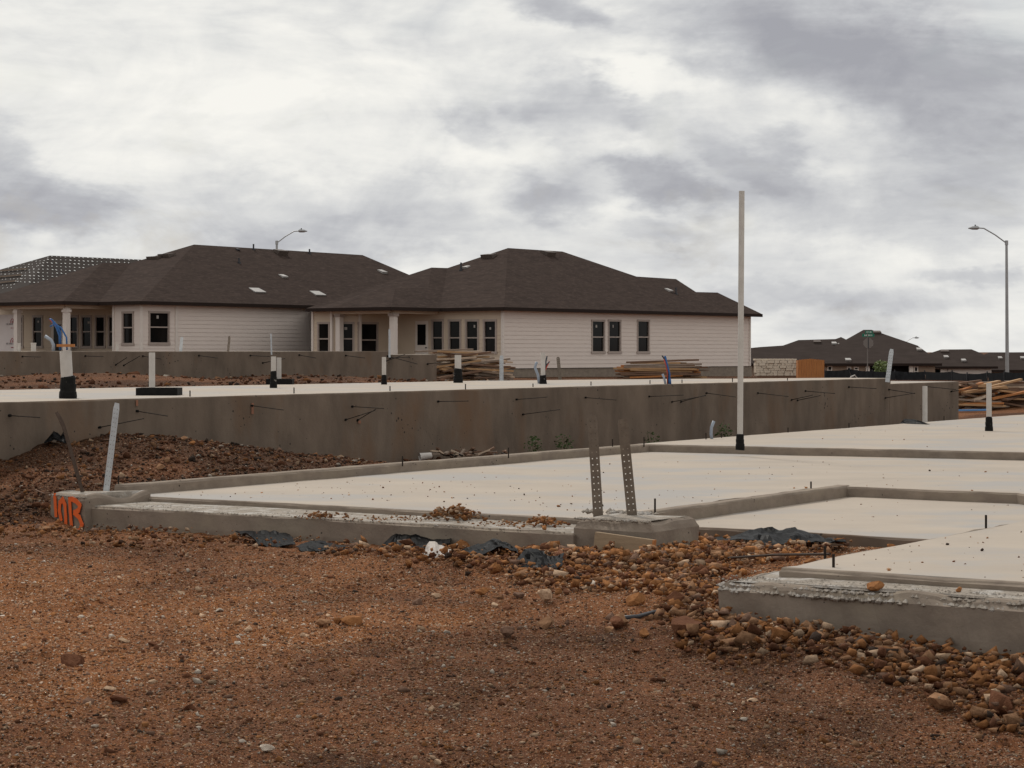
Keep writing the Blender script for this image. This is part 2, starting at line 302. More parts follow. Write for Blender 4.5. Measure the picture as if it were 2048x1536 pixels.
def terrain(x, y):
    x = np.asarray(x, float); y = np.asarray(y, float); sh = x.shape; xf, yf = x.ravel(), y.ravel()
    num = np.zeros(xf.shape); den = np.zeros(xf.shape)
    for cx_, cy_, cz_ in CP:
        d = ((xf-cx_)**2+(yf-cy_)**2+.04)**1.6; w = 1/d; num += w*cz_; den += w
    z = num/den
    near = 1/(1+(np.maximum(yf, 0)/60)**2)
    z = z+near*(.036*fbm(xf*.9, yf*.9, 3)+.026*fbm(xf*3.1+9, yf*3.1, 4)+.014*fbm(xf*11, yf*11+3, 3)*np.clip(.35+1.6*fbm(xf*.8+31, yf*.8, 2), .15, 1.3))
    clod = np.maximum(0, fbm(xf*6.5+11, yf*6.5+2, 3))*.055*np.clip(fbm(xf*.9+50, yf*.9+8, 3)*2.2+.25, 0, 1)+.016*np.abs(fbm(xf*9+5, yf*9, 2))
    z = z+near*np.where(yf < 19, clod, 0)
    mid = np.exp(-((yf-22)/6)**2); z = z+mid*.06*fbm(xf*1.7+4, yf*1.7, 4)*(inside(xf, yf, [(-8, -2.7, 9, -.2)]))
    z = np.where(inside(xf, yf, HOLLOW), np.minimum(z, -.25), z)
    return z.reshape(sh)
def axis(lo, hi, a, b, step, grow):
    c = list(np.arange(a, b, step)); s = step; q = b
    while q < hi: c.append(q); s *= grow; q += s
    c.append(hi); s = step; q = a-step; l = []
    while q > lo: l.append(q); s *= grow; q -= s
    return np.array([lo]+l[::-1]+c)
gx = axis(-2500, 2500, -4.0, 4.0, .020, 1.06); gy = axis(-60, 4500, 6.6, 17.2, .027, 1.022)
XX, YY = np.meshgrid(gx, gy); ZZ = terrain(XX, YY); nx, ny = len(gx), len(gy)
me = bpy.data.meshes.new('ground'); me.vertices.add(nx*ny); me.vertices.foreach_set('co', np.stack([XX, YY, ZZ], -1).ravel())
ii = np.arange((nx-1)*(ny-1)); r0 = ii//(nx-1)*nx+ii % (nx-1); q4 = np.stack([r0, r0+1, r0+nx+1, r0+nx], -1)
me.loops.add(q4.size); me.loops.foreach_set('vertex_index', q4.ravel()); me.polygons.add(len(q4)); me.polygons.foreach_set('loop_start', np.arange(0, q4.size, 4)); me.polygons.foreach_set('use_smooth', np.ones(len(q4), bool))
me.update(); me.validate(); me.materials.append(M['dirt'])
def soil_at(x, y):
    ku, kv = (x-O.x)*RV.x+(y-O.y)*RV.y, (x-O.x)*FV.x+(y-O.y)*FV.y
    z = .22+.75*fbm(x*.6+2, y*.45+1, 4)+.62*fbm(x*1.7, y*1.2+7, 4)+.55*np.maximum(0, fbm(x*4.2+3, y*2.6, 3))
    yb = np.interp(x, [-4, -3, -1.9, -.76, .21, 1.2, 3], [6.5, 7.6, 9.1, 11.2, 11.8, 11.4, 9.5])+.25*fbm(x*2.3, y*2.3, 3)      # edge of the damp wheel track
    z = z+.42/(1+np.exp((y-yb)/.10))-.15*np.exp(-((y-13.2)/1.8)**2)
    z = z+np.where((kv < -.05) & (kv > -3) & (ku > -1.2), .95, 0)+np.where((kv < -7) & (y > 20), .9, 0)+.4*np.exp(-((ku+1)**2+(kv+1.2)**2))
    return np.clip(z, 0, 1.35)
soil = soil_at(XX, YY)
sa = me.attributes.new('Soil', 'FLOAT', 'POINT'); sa.data.foreach_set('value', soil.ravel().astype(np.float32))
g = bpy.data.objects.new('ground', me); C.objects.link(g); tag(g, 'reddish brown dirt and gravel ground of the building site', 'ground', kind='structure')
# ------------------------------------------------------------------ concrete slabs
def resample(poly, step):
    out = []; n = len(poly)
    for i in range(n):
        a, b = Vector(poly[i]), Vector(poly[(i+1) % n]); k = max(1, int((b-a).length/step)); out += [a+(b-a)*(j/k) for j in range(k)]
    return out
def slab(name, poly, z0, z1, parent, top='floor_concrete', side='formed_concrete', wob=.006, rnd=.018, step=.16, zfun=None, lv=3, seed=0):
    """a cast block: outline in the slab frame (u, v), rounded upper arris, slightly wavy faces"""
    pts = resample([Vector((a, b, 0)) for a, b in poly], step); n = len(pts); nrm = []
    area = sum(pts[i].x*pts[(i+1) % n].y-pts[(i+1) % n].x*pts[i].y for i in range(n)); sg = 1 if area > 0 else -1
    for i in range(n):
        d = (pts[(i+1) % n]-pts[i-1]).normalized(); nrm.append(Vector((d.y, -d.x, 0))*sg)
    A = np.array([(p.x, p.y) for p in pts]); rings = []
    hs = [z0+(z1-rnd-z0)*i/lv for i in range(lv+1)]
    for k, h in enumerate(hs):
        w = wob*fbm(A[:, 0]*3+seed+k*3.7, A[:, 1]*3+h*5, 3)*(1 if k else 0); rings.append([(pts[i]+nrm[i]*(-w[i]+0), h) for i in range(n)])
    wz = wob*.8*fbm(A[:, 0]*4+seed+50, A[:, 1]*4, 4)
    for ins, dz in ((.05, .35), (.25, .70), (.55, .92), (1.0, 1.0)):
        w = wob*fbm(A[:, 0]*3+seed+9.9, A[:, 1]*3+z1*5, 3)
        rings.append([(pts[i]-nrm[i]*(ins*rnd+max(0, w[i])*.5+wob*.3), z1-rnd+rnd*dz+(wz[i] if dz < 1 else wz[i]*.6)) for i in range(n)])
    mb = MB(); mats = []
    for r in rings:
        for p, h in r:
            q = S(p.x, p.y, h+(zfun(p.x, p.y) if zfun else 0)); mb.v.append((q.x, q.y, q.z))
    for k in range(len(rings)-1):
        for i in range(n):
            f = (k*n+i, k*n+(i+1) % n, (k+1)*n+(i+1) % n, (k+1)*n+i); mb.f.append(f if sg > 0 else f[::-1]); mats.append(1)
    k = len(rings)-1; f = tuple(k*n+i for i in range(n)); mb.f.append(f if sg > 0 else f[::-1]); mats.append(0)
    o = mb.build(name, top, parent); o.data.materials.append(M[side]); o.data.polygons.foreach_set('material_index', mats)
    return o
near = thing('foundation_slab', S(3, 3, 0), 'nearest cream concrete house slab with raised curb, stepped porch floor and crumbling edges', 'slab', 'house slabs awaiting frames')
slab('garage_floor', [(0, .1), (10.1, -.02), (11.0, 14), (3, 14), (3.1, 8.42), (4.72, 6.8), (4.72, 5.1), (0, 5.1)], -.25, G0, near, side='curb_concrete', wob=.012)
slab('upper_floor', [(9.85, -.16), (10.02, 2.1), (10.45, 4.9), (11.2, 14), (31, 14), (31, -.3)], -.25, U0, near, side='curb_concrete', wob=.012)
slab('porch_floor', [(.85, 5.04), (.80, 8.5), (4.0, 8.5), (4.76, 6.9), (4.76, 5.04)], -.25, P0, near, side='formed_concrete', wob=.012)
slab('front_room_floor', [(-3.40, 8.30), (-3.45, 14), (3.4, 14), (3.4, 8.36)], -.25, U0, near, side='curb_concrete', wob=.018, rnd=.025)
slab('curb', [(-.02, -.02), (10.0, -.15), (10.0, .02), (-.02, .13)], -.25, U0, near, top='curb_concrete', side='curb_concrete', wob=.014, rnd=.022)
slab('door_ledge', [(-.70, .30), (-.68, 2.6), (-.70, 5.3), (.05, 5.3), (.05, .05), (-.3, .05)], -.25, .155, near, top='rough_concrete', side='curb_concrete', wob=.022, rnd=.02, step=.1)
slab('curb', [(-.02, 5.02), (4.80, 4.96), (4.80, 5.10), (-.02, 5.16)], -.25, G0+.012, near, top='curb_concrete', side='curb_concrete', wob=.012, rnd=.02)
lb = slab('corner_block', [(-.62, -.22), (-.78, .36), (.02, .38), (.02, -.18)], -.25, .235, near, top='rough_concrete', side='curb_concrete', wob=.012, rnd=.04, step=.07, zfun=lambda u, v: .03*math.sin(9*u+3*v))
slab('corner_block', [(-.66, 5.28), (-.70, 5.97), (.02, 5.97), (.02, 5.24)], -.25, .262, near, top='rough_concrete', side='curb_concrete', wob=.028, rnd=.075, step=.06)
slab('brick_ledge', [(-3.82, 8.13), (-3.84, 14), (-3.2, 14), (-3.2, 8.4), (-2.75, 8.4), (-2.75, 8.13)], -.3, .25, near, top='rough_concrete', side='curb_concrete', wob=.045, rnd=.05, step=.05)
# broken aggregate lumps on the crumbled ledge edges
def crumb(rows, parent, seed):
    r = random.Random(seed); mb = MB()
    for (u0, v0, z0), (u1, v1, z1), n, s, j in rows:
        for i in range(n):
            t = r.random(); c = S(u0+(u1-u0)*t+r.uniform(-j, j), v0+(v1-v0)*t+r.uniform(-j, j), z0+(z1-z0)*t+r.uniform(-.4, .1)*s)
            k = s*r.uniform(.4, 1.1); vs = [c+Vector((r.uniform(-1, 1), r.uniform(-1, 1), r.uniform(-1, 1))).normalized()*k*r.uniform(.6, 1) for _ in range(6)]
            vs = [c+Vector(d)*k*r.uniform(.65, 1.1) for d in ((1, 0, 0), (-1, 0, 0), (0, 1, 0), (0, -1, 0), (0, 0, .8), (0, 0, -.8))]
            mb.add(vs, [(0, 2, 4), (2, 1, 4), (1, 3, 4), (3, 0, 4), (2, 0, 5), (1, 2, 5), (3, 1, 5), (0, 3, 5)])
    return tag(mb.build('broken_aggregate', 'rough_concrete', parent), kind='stuff')
crumb([((-3.80, 8.15, .205), (-3.82, 11, .205), 520, .024, .020), ((-3.76, 8.15, .235), (-3.78, 11, .235), 700, .018, .035), ((-3.62, 8.16, .25), (-3.62, 11, .25), 900, .010, .16), ((-3.79, 8.15, .225), (-2.8, 8.18, .235), 300, .022, .03), ((-.66, 5.3, .265), (-.68, 5.95, .265), 120, .016, .03), ((-.1, 5.05, .27), (-.05, 5.6, .27), 110, .03, .05),
       ((-.62, -.2, .235), (-.77, .34, .235), 90, .014, .03), ((-.2, .0, .24), (-.5, .2, .24), 50, .016, .08), ((-.68, .4, .155), (-.68, 5.2, .155), 420, .009, .02), ((-.4, .3, .155), (-.4, 5.2, .155), 420, .008, .25)], near, 5)
mid_ = thing('foundation_slab', S(10, -5, 0), 'middle raised concrete slab with a tall brown side wall and white pipes on top', 'slab', 'house slabs awaiting frames')
pe = onplane(1781, 757, S(0, V2), FV); ue = toS(pe)[0]; pl = onplane(1917, 763, S(0, V2), FV); ul = toS(pl)[0]
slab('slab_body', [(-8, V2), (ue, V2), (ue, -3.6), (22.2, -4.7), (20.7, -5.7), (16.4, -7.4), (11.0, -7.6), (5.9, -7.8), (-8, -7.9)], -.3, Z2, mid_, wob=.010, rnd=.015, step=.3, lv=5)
slab('slab_step', [(ue-.05, V2+.004), (ul, V2+.004), (ul, -4.4), (ue-.05, -4.4)], -.3, pl.z, mid_, wob=.010, rnd=.015, step=.3, lv=4)
far_ = thing('foundation_slab', S(25, -21, .5), 'far concrete slab at eye level in front of the white houses', 'slab', 'house slabs awaiting frames')
pa = onplane(780, 702, S(0, V3), FV); ua = toS(pa)[0]; pb = onplane(873, 709, S(0, V3), FV); ub = toS(pb)[0]
slab('slab_body', [(2, V3), (ua, V3), (ua, V3-9), (2, V3-9)], .2, Z3, far_, wob=.010, rnd=.015, step=.5, lv=4)
slab('slab_step', [(ua-.05, V3+.004), (ub, V3+.004), (ub, V3-7), (ua-.05, V3-7)], .2, pb.z, far_, wob=.012, rnd=.015, step=.5, lv=4)
def bolt(px, y0, y1, z, par):
    b = P(px, y1, z); h = (y1-y0)/FPX*b.y; mb = MB(); mb.tube([b-UP*.03, b+UP*h], .008, 6); return mb.build('anchor_bolt', 'steel_bar', par)
for px, y0, y1, z in [(1310, 997, 1019, .24), (1622, 963, 977, .21), (1972, 1030, 1055, U0), (1650, 1092, 1115, U0), (1667, 1108, 1135, U0), (237, 951, 968, U0), (805, 912, 927, U0), (1017, 895, 911, U0), (1225, 878, 893, U0), (1288, 874, 889, U0), (1412, 866, 879, U0), (1443, 866, 876, U0), (1576, 855, 865, U0), (1698, 846, 854, U0), (1888, 832, 839, U0)]: bolt(px, y0, y1, z, near)
for px, y0, y1 in [(380, 781, 793), (588, 775, 787), (780, 772, 782), (931, 768, 779), (1066, 767, 774), (1182, 763, 771), (1300, 760, 768), (1364, 759, 766.5), (1465, 756, 764), (1575, 756, 761)]: bolt(px, y0, y1, Z2, mid_)
def tendon(x0, y0, x1, y1, V, par):
    a = onplane(x0, y0, S(0, V), FV); e = onplane(x1, y1, S(0, V+(x1-x0)/FPX*a.y/.838*.92), FV); mb = MB()
    mb.tube([a-(e-a)*.08, e], .0052*max(1, a.y/30), 6); o = mb.build('tendon_rod', 'steel_bar', par)
    m2 = MB(); d = (e-a).normalized(); m2.tube([a-d*.01, a+d*.025], .014*max(1, a.y/34), 8); m2.build('grommet', 'black_rubber', par)
for t in [(18, 831, 80, 835), (198, 855, 288, 837), (273, 822, 335, 832), (502, 811, 567, 820), (703, 813, 768, 817), (690, 840, 750, 821), (714, 841, 752, 818), (875, 803, 937, 802), (1032, 799, 1095, 794), (1045, 829, 1120, 819), (1170, 795, 1233, 800), (1297, 793, 1367, 790), (1343, 804, 1412, 791), (1361, 804, 1412, 790),
          (1412, 786, 1472, 794), (1515, 786, 1577, 793), (1582, 800, 1625, 790), (1594, 801, 1641, 791), (1610, 782, 1670, 787), (1697, 774, 1753, 777), (1770, 796, 1830, 786), (1777, 779, 1830, 787)]: tendon(*t, V2, mid_)
for t in [(1853, 773, 1912, 779), (1902, 783, 1955, 776)]: tendon(*t, V2+.01, mid_)
for t in [(44, 713, 82, 714), (170, 712, 207, 713), (231, 730, 254, 715), (247, 731, 280, 712), (285, 712, 322, 718), (397, 711, 435, 716), (500, 711, 540, 713), (525, 726, 570, 717), (598, 710, 632, 716), (691, 711, 730, 716)]: tendon(*t, V3, far_)
for t in [(775, 712, 835, 728), (772, 722, 810, 709), (780, 716, 820, 714), (855, 728, 885, 724)]: tendon(*t, V3+.01, far_)
# orange sprayed lot number on the corner block: strokes laid on its front face
def strokes(lines, w, mt, parent, name='sprayed_number'):
    a, b = S(-.62, -.22), S(-.78, .36); d = (b-a).normalized(); L0 = (b-a).length; nrm = Vector((d.y, -d.x, 0))
    if nrm.dot(-RV) < 0: nrm = -nrm
    mb = MB()
    for ln in lines:
        p = [a+d*(L0*x)+UP*z+nrm*.012 for x, z in ln]
        for i in range(len(p)-1):
            t = (p[i+1]-p[i]).normalized(); s = nrm.cross(t).normalized()*w/2; q = [p[i]-s-t*w*.3, p[i+1]-s+t*w*.3, p[i+1]+s+t*w*.3, p[i]+s-t*w*.3]
            mb.hull_prism([k+nrm*.0004*i for k in q], nrm*.004)
    return mb.build(name, mt, parent)
strokes([[(.16, .235), (.18, .15), (.20, .05)], [(.35, .02), (.30, .10), (.32, .17), (.40, .20), (.47, .15), (.49, .06), (.50, -.02)], [(.60, .215), (.62, .10), (.66, -.04)],
         [(.64, .215), (.78, .20), (.90, .165), (.86, .12), (.74, .095), (.88, .06), (.96, .0), (.90, -.06), (.74, -.07)]], .046, 'paint_orange', lb)
# ------------------------------------------------------------------ houses
HT = math.radians(38.0)
HR = Vector((math.sin(HT), math.cos(HT), 0)); HF = Vector((math.cos(HT), -math.sin(HT), 0)); HN = -HF
def uline(p, q): return (Vector(q)-Vector(p)).normalized()
def siding_wall(parent, a, b, z0, z1, wins, mt, out, course=.20, name='siding'):
    """lapped boards between plan points a and b; wins are (s0, s1, z0, z1) openings"""
    d = uline(a, b); Lw = (b-a).length; mb = MB(); zz_ = {z1}; z = z0
    while z < z1-.01: zz_.add(z); z += course
    for w in wins: zz_ |= {min(max(w[2], z0), z1), min(max(w[3], z0), z1)}
    zz_ = sorted(zz_)
    for z, t in zip(zz_[:-1], zz_[1:]):
        if t-z < .002: continue
        cuts = [(0, Lw)]
        for s0, s1, w0, w1 in wins:
            if t > w0+.001 and z < w1-.001:
                nc = []
                for p, q in cuts:
                    if s1 <= p or s0 >= q: nc.append((p, q)); continue
                    if s0 > p: nc.append((p, s0))
                    if s1 < q: nc.append((s1, q))
                cuts = nc
        k0 = math.floor((z-z0)/course+1e-4); f0_ = .026-.017*((z-z0)/course-k0); f1_ = .026-.017*min(1, (t-z0)/course-k0)
        for p, q in cuts:
            A, B = a+d*p, a+d*q
            mb.add([A+UP*z+out*f0_, B+UP*z+out*f0_, B+UP*t+out*f1_, A+UP*t+out*f1_, A+UP*z-out*.02, B+UP*z-out*.02], [(0, 1, 2, 3), (4, 5, 1, 0)])
    return mb.build(name, mt, parent)
def window(parent, a, d, out, s0, s1, z0, z1, split=.48, fm='window_frame', sticker=True):
    """two-sash window: frame, meeting rail and two recessed panes"""
    fr = MB(); w = .075; A = lambda s, z, o: a+d*s+UP*z+out*o
    def bx(sa, sb, za, zb, o0, o1): fr.box(A((sa+sb)/2, za, (o0+o1)/2), d*(sb-sa)/2, out*(o1-o0)/2, UP*(zb-za))
    bx(s0-.02, s0+w, z0, z1, -.09, .05); bx(s1-w, s1+.02, z0, z1, -.09, .05); bx(s0-.03, s1+.03, z1-w, z1+.03, -.09, .055); bx(s0-.05, s1+.05, z0-.05, z0+w, -.09, .065)
    zm = z0+(z1-z0)*(split); bx(s0+w, s1-w, zm-.03, zm+.03, -.09, .03)
    o = fr.build('window', fm, parent)
    for za, zb, off in ((z0+w, zm-.03, -.045), (zm+.03, z1-w, -.025)):
        p = MB(); p.box(A((s0+s1)/2, za, off), d*((s1-s0)/2-w), out*.004, UP*(zb-za)); p.build('pane', 'glass', o)
    rr = random.Random(int(s0*977))
    if sticker and rr.random() < .55:
        p = MB(); p.box(A(s0+w+(s1-s0-2*w)*rr.uniform(.3, .6), z1-w-rr.uniform(.25, .4), -.018), d*rr.uniform(.04, .08), out*.002, UP*rr.uniform(.08, .16)); p.build('sticker', 'paper_scrap', o)
    return o
def wallpx(px, py, a, out): return onplane(px, py, a, out)
def wspan(px0, px1, py0, py1, a, d, out):
    p = onplane(px0, py0, a, out); q = onplane(px1, py1, a, out); s = sorted(((p-a).dot(d), (q-a).dot(d))); z = sorted((p.z, q.z)); return s[0], s[1], z[0], z[1]
def roof_plane(e0, along, inward, pitch):
    """plane through the eave point e0, running along a horizontal direction and rising inwards"""
    n = along.cross(inward+UP*pitch).normalized(); return (Vector(e0), n if n.z > 0 else -n)
def rp(pl, px, py): return onplane(px, py, pl[0], pl[1])
def roof_faces(parent, faces, mt='roof_shingle', name='roof', th=.06):
    mb = MB()
    for f in faces:
        k = len(f); n = Vector((0, 0, 0))
        for i in range(k): n += Vector(f[i]).cross(Vector(f[(i+1) % k]))
        n.normalize(); n = n if n.z > 0 else -n
        if (Vector(f[1])-Vector(f[0])).cross(Vector(f[2])-Vector(f[1])).z < 0: f = f[::-1]
        mb.hull_prism([Vector(p)-UP*th for p in f], UP*th)
    return mb.build(name, mt, parent)
def fascia(parent, pts, h=.17):
    mb = MB()
    for a, b in zip(pts[:-1], pts[1:]): mb.bar(Vector(a)-UP*(h/2-.012), Vector(b)-UP*(h/2-.012), .03, h)
    return mb.build('fascia', 'fascia', parent)
def roof_vent(parent, pl, along, px, py, w, l, h, mt):
    c = rp(pl, px, py); n = pl[1]; up = n.cross(along).normalized(); up = up if up.z > 0 else -up; mb = MB()
    q = [c-along*w/2-up*l/2, c+along*w/2-up*l/2, c+along*w/2*.9+up*l/2, c-along*w/2*.9+up*l/2]
    mb.add([p-n*.02 for p in q]+[q[0]+n*h, q[1]+n*h, q[2]+n*h*.45, q[3]+n*h*.45], [(3, 2, 1, 0), (4, 5, 6, 7), (0, 1, 5, 4), (1, 2, 6, 5), (2, 3, 7, 6), (3, 0, 4, 7)])
    return mb.build('roof_vent', mt, parent)
def roof_pipe(parent, pl, px, y0, y1, mt='dark_metal'):
    b = rp(pl, px, y1); h = (y1-y0)/FPX*b.y; mb = MB(); mb.tube([b-UP*.1, b+UP*h], .045, 8); mb.tube([b-UP*.05, b+UP*.06], .10, 8); return mb.build('vent_pipe', mt, parent)
def ground_at(x, y): return float(terrain(np.array([x]), np.array([y]))[0])
PITCH = .50
# ---- right-hand white house
YC = 100.0
c2 = D(1005, 736, YC); c2.z = 0; zs, zE = D(1005, 737, YC).z, D(1005, 616, YC).z+.02
h2 = thing('house', c2+UP*.1, 'white house with dark hip roof and four porch windows beside the lumber pile', 'house', 'unfinished white houses')
end2 = onplane(1498, 731, c2, HF); end2.z = 0; wl = (end2-c2).length
wins = [wspan(x0, x1, 640, 705.5, c2, HR, HF) for x0, x1 in ((1182.5, 1208.7), (1215.7, 1241), (1273.7, 1298))]
siding_wall(h2, c2, end2, zs, zE, wins, 'siding', HF)
for w in wins: window(h2, c2, HR, HF, *w)
# back wall (faces the slabs), recess, bay and wing
OUT = -HR
def nat(px, py=660, u=0.0): p = onplane(px, py, c2+HR*u, OUT); return (p-c2-HR*u).dot(HN)
DEP = 3.9
n0 = nat(880)-.45                      # porch side line
nL = nat(627, u=-DEP+.45)
a0 = c2.copy(); a1 = c2+HN*nat(777)
wins = [wspan(x0, x1, 640, 706, a0, HN, OUT) for x0, x1 in ((967.5, 993.7), (931.7, 958), (897.5, 922.5), (863.7, 887.5))]
siding_wall(h2, a0, a1, zs, zE, wins+[wspan(831, 857, 642, 736, a0, HN, OUT)], 'cream_siding', OUT)
for w in wins: window(h2, a0, HN, OUT, *w, split=.46)
ds = wspan(831, 857, 642, 736, a0, HN, OUT); dm = MB(); A = a0+OUT*-.01
dm.box(A+HN*(ds[0]+ds[1])/2+UP*zs, HN*(ds[1]-ds[0])/2, OUT*.03, UP*(ds[3]-zs)); dr = dm.build('door', 'trim', h2)
gl = wspan(835.5, 852, 649, 690, a0, HN, OUT); gm = MB(); gm.box(A+OUT*.034+HN*(gl[0]+gl[1])/2+UP*gl[2], HN*(gl[1]-gl[0])/2, OUT*.004, UP*(gl[3]-gl[2])); gm.build('door_glass', 'glass', dr)
hm = MB(); hm.tube([A+OUT*.05+HN*(ds[0]+.1)+UP*(zs+1.0), A+OUT*.12+HN*(ds[0]+.1)+UP*(zs+1.0)], .03, 8); hm.build('handle', 'dark_metal', dr)
w0 = c2+HN*nL-HR*(DEP-.45)                                 # wing's outer corner
w1 = c2+HN*nat(664, u=-DEP+.45)-HR*(DEP-.45)
b1 = w1+(HR+HF).normalized()*1.35; b2 = b1+HR*((c2-b1).dot(HR))
wins = [wspan(636, 660, 645, 708, w0, -HN, OUT)]
siding_wall(h2, w0, w1, zs, zE, wins, 'cream_siding', OUT); window(h2, w0, -HN, OUT, *wins[0])
bd = uline(w1, b1); bo = (OUT+HF).normalized(); wb = (.28, 1.07, wins[0][2], wins[0][3])
siding_wall(h2, w1, b1, zs, zE, [wb], 'cream_siding', bo); window(h2, w1, bd, bo, *wb)
wb = wspan(717.5, 755, 645, 712, b1, HR, HF); siding_wall(h2, b1, b2, zs, zE, [wb], 'cream_siding', HF); window(h2, b1, HR, HF, *wb)
# inner dark boxes behind the panes, corner boards, foundation
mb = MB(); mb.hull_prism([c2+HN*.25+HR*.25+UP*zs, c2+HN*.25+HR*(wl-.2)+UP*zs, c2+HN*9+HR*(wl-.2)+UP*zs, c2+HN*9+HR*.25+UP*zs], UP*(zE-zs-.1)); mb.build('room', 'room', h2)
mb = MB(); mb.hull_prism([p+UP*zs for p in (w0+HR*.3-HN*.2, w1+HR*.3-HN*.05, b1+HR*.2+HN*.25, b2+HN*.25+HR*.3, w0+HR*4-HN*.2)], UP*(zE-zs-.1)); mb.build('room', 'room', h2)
for p, d1, d2 in ((c2, HF, OUT), (end2, HF, HR), (w0, OUT, HN), (w1, OUT, bo), (b1, bo, HF)):
    mb = MB(); mb.box(p+(d1+d2)*.02+UP*zs, HF*.06, HR*.06, UP*(zE-zs)); mb.build('corner_board', 'trim', h2)
mb = MB(); gz = -.4
mb.hull_prism([p+UP*gz for p in (c2+HN*.03, end2+HN*.03+HR*.35, end2+HN*9+HR*.35, w0+HR*8, w0-HF*0, w0+HF*6.1-OUT*0, c2+HN*n0-HR*(DEP-.4), c2+HN*n0, c2+HN*.03)], UP*(zs-.03-gz)); mb.build('foundation', 'curb_concrete', h2)
for px, nn in ((787, None), (679, None)):
    p = onplane(px, 700, c2-HR*(DEP-.55), OUT); mb = MB(); p.z = zs; mb.box(p, HF*.14, HR*.14, UP*(zE-.42-zs)); po = mb.build('porch_post', 'trim', h2)
    m2 = MB(); m2.box(p+UP*(zE-.42-zs), HF*.19, HR*.19, UP*.14); m2.build('post_cap', 'window_frame', po)
pA = onplane(783, 640, c2-HR*(DEP-.55), OUT); pB = onplane(664, 640, c2-HR*(DEP-.55), OUT); mb = MB(); pA.z = pB.z = zE-.15
mb.bar(pA, pB, .26, .27); mb.bar(pA, Vector((pA.x, pA.y, zE-.15))+HR*(DEP-.6), .26, .27); mb.build('porch_beam', 'cream_siding', h2)
# end wall raw sheathing at the right
mb = MB(); mb.box(end2+HN*3.5+HR*.06+UP*zs, HN*3.4, HR*.04, UP*(zE-zs)); mb.build('sheathing', 'wood_fresh', h2)
# roof
ov = .45; e2 = c2+HF*ov-HR*ov+UP*zE
plA = roof_plane(e2, HR, HN, PITCH); r1 = rp(plA, 1016, 496)
def upn(v): v = v.normalized(); return v if v.z > 0 else -v
plB = (e2, upn(HN.cross(r1-e2)))
chain = [rp(plA, *q) for q in ((1016, 496), (1125, 503), (1273, 553), (1352, 558), (1392, 584), (1435, 585))]
ee = onplane(1525, 632, e2, HF); ee.z = zE
eP = c2+HN*n0+HN*0.45-HR*ov+UP*zE; eP = onplane(880, 621, e2, OUT); eP.z = zE           # valley foot
v1 = rp(plB, 895, 536)
ePc = onplane(782, 619, eP, HF); ePc.z = zE                                        # porch corner
plC = roof_plane(eP, HR, HN, PITCH)
c1, c2b, c3 = rp(plC, 863, 535), rp(plC, 856, 576), rp(plC, 790, 577)
eL = onplane(611, 631, ePc, OUT); eL.z = zE; eM = onplane(657, 625, ePc, OUT); eM.z = zE
plD = (ePc, HN.cross(c3-ePc).normalized())
faces = [[e2]+chain+[ee], [eP, v1, r1, e2], [ePc, c3, c2b, c1, v1, eP], [ePc, eM, c3], [eM, eL, c1, c2b], [eM, c2b, c3]]
back = [p+HN*2*((p-e2).dot(HN)) for p in chain]
for p in back: p.z = zE
for i in range(len(chain)-1): faces.append([chain[i], back[i], back[i+1], chain[i+1]])
faces += [[chain[-1], back[-1], ee], [r1, v1, back[0]], [v1, c1, back[0]], [c1, eL, back[0]]]
roof_faces(h2, faces)
fascia(h2, [ee, e2, eP, ePc, eM, eL]); so_ = MB()
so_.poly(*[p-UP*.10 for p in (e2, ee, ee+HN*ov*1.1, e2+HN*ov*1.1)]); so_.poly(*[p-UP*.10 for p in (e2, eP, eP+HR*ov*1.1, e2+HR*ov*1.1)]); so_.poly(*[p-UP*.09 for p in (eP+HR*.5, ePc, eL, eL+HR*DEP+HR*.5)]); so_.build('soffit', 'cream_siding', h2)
for px, py, w, l, h, m_ in ((1095, 508, .75, .5, .22, 'brown_vent'), (1337, 581, .35, .4, .1, 'metal_vent')): roof_vent(h2, plA, HR, px, py, w, l, h, m_)
for px, py, w, l, h, m_ in ((979, 514, .75, .5, .22, 'brown_vent'), (933, 535, .3, .35, .1, 'metal_vent')): roof_vent(h2, plB, HN, px, py, w, l, h, m_)
roof_pipe(h2, plB, 922, 525, 541); roof_pipe(h2, plA, 1352, 575, 588)
# ---- left-hand white house
Y1 = 100.0
c1h = D(283, 700, Y1); c1h.z = 0; zE1 = D(275, 604, Y1).z+.02; zs1 = zE1-2.85
h1 = thing('house', c1h+UP*.6, 'white house at left with long dark roof, wrapped wall and bay windows', 'house', 'unfinished white houses')
end1 = onplane(900, 700, c1h, HF); end1.z = 0; wl1 = (end1-c1h).length
wB = wspan(297, 338, 623, 688, c1h, HR, HF)
siding_wall(h1, c1h, end1, zs1, zE1, [wB], 'siding', HF); window(h1, c1h, HR, HF, *wB, split=.52)
nS = (onplane(229, 660, c1h, OUT)-c1h).dot(HN); s1 = c1h+HN*nS
wC = wspan(245, 268, 624, 689, c1h, HN, OUT)
siding_wall(h1, c1h, s1, zs1, zE1, [wC], 'siding', OUT); window(h1, c1h, HN, OUT, *wC, split=.52)
REC = 2.2                                                  # porch recess
s2 = s1+HR*REC; s3 = s2+HN*12
siding_wall(h1, s1, s2, zs1, zE1, [], 'cream_siding', HN)
wsx = [(139, 157), (163, 184), (191, 211), (217.5, 236), (66, 86), (40, 47)]
wins = [wspan(x0, x1, 632, 695, s2, HN, OUT) for x0, x1 in wsx]; dd = wspan(110, 123, 636, 702, s2, HN, OUT)
siding_wall(h1, s2, s3, zs1, zE1, wins, 'cream_siding', OUT)
for w in wins: window(h1, s2, HN, OUT, *w, split=.5)
mb = MB(); mb.box(s2+OUT*.03+HN*(dd[0]+dd[1])/2+UP*zs1, HN*.5, OUT*.03, UP*2.05); dr = mb.build('door', 'trim', h1)
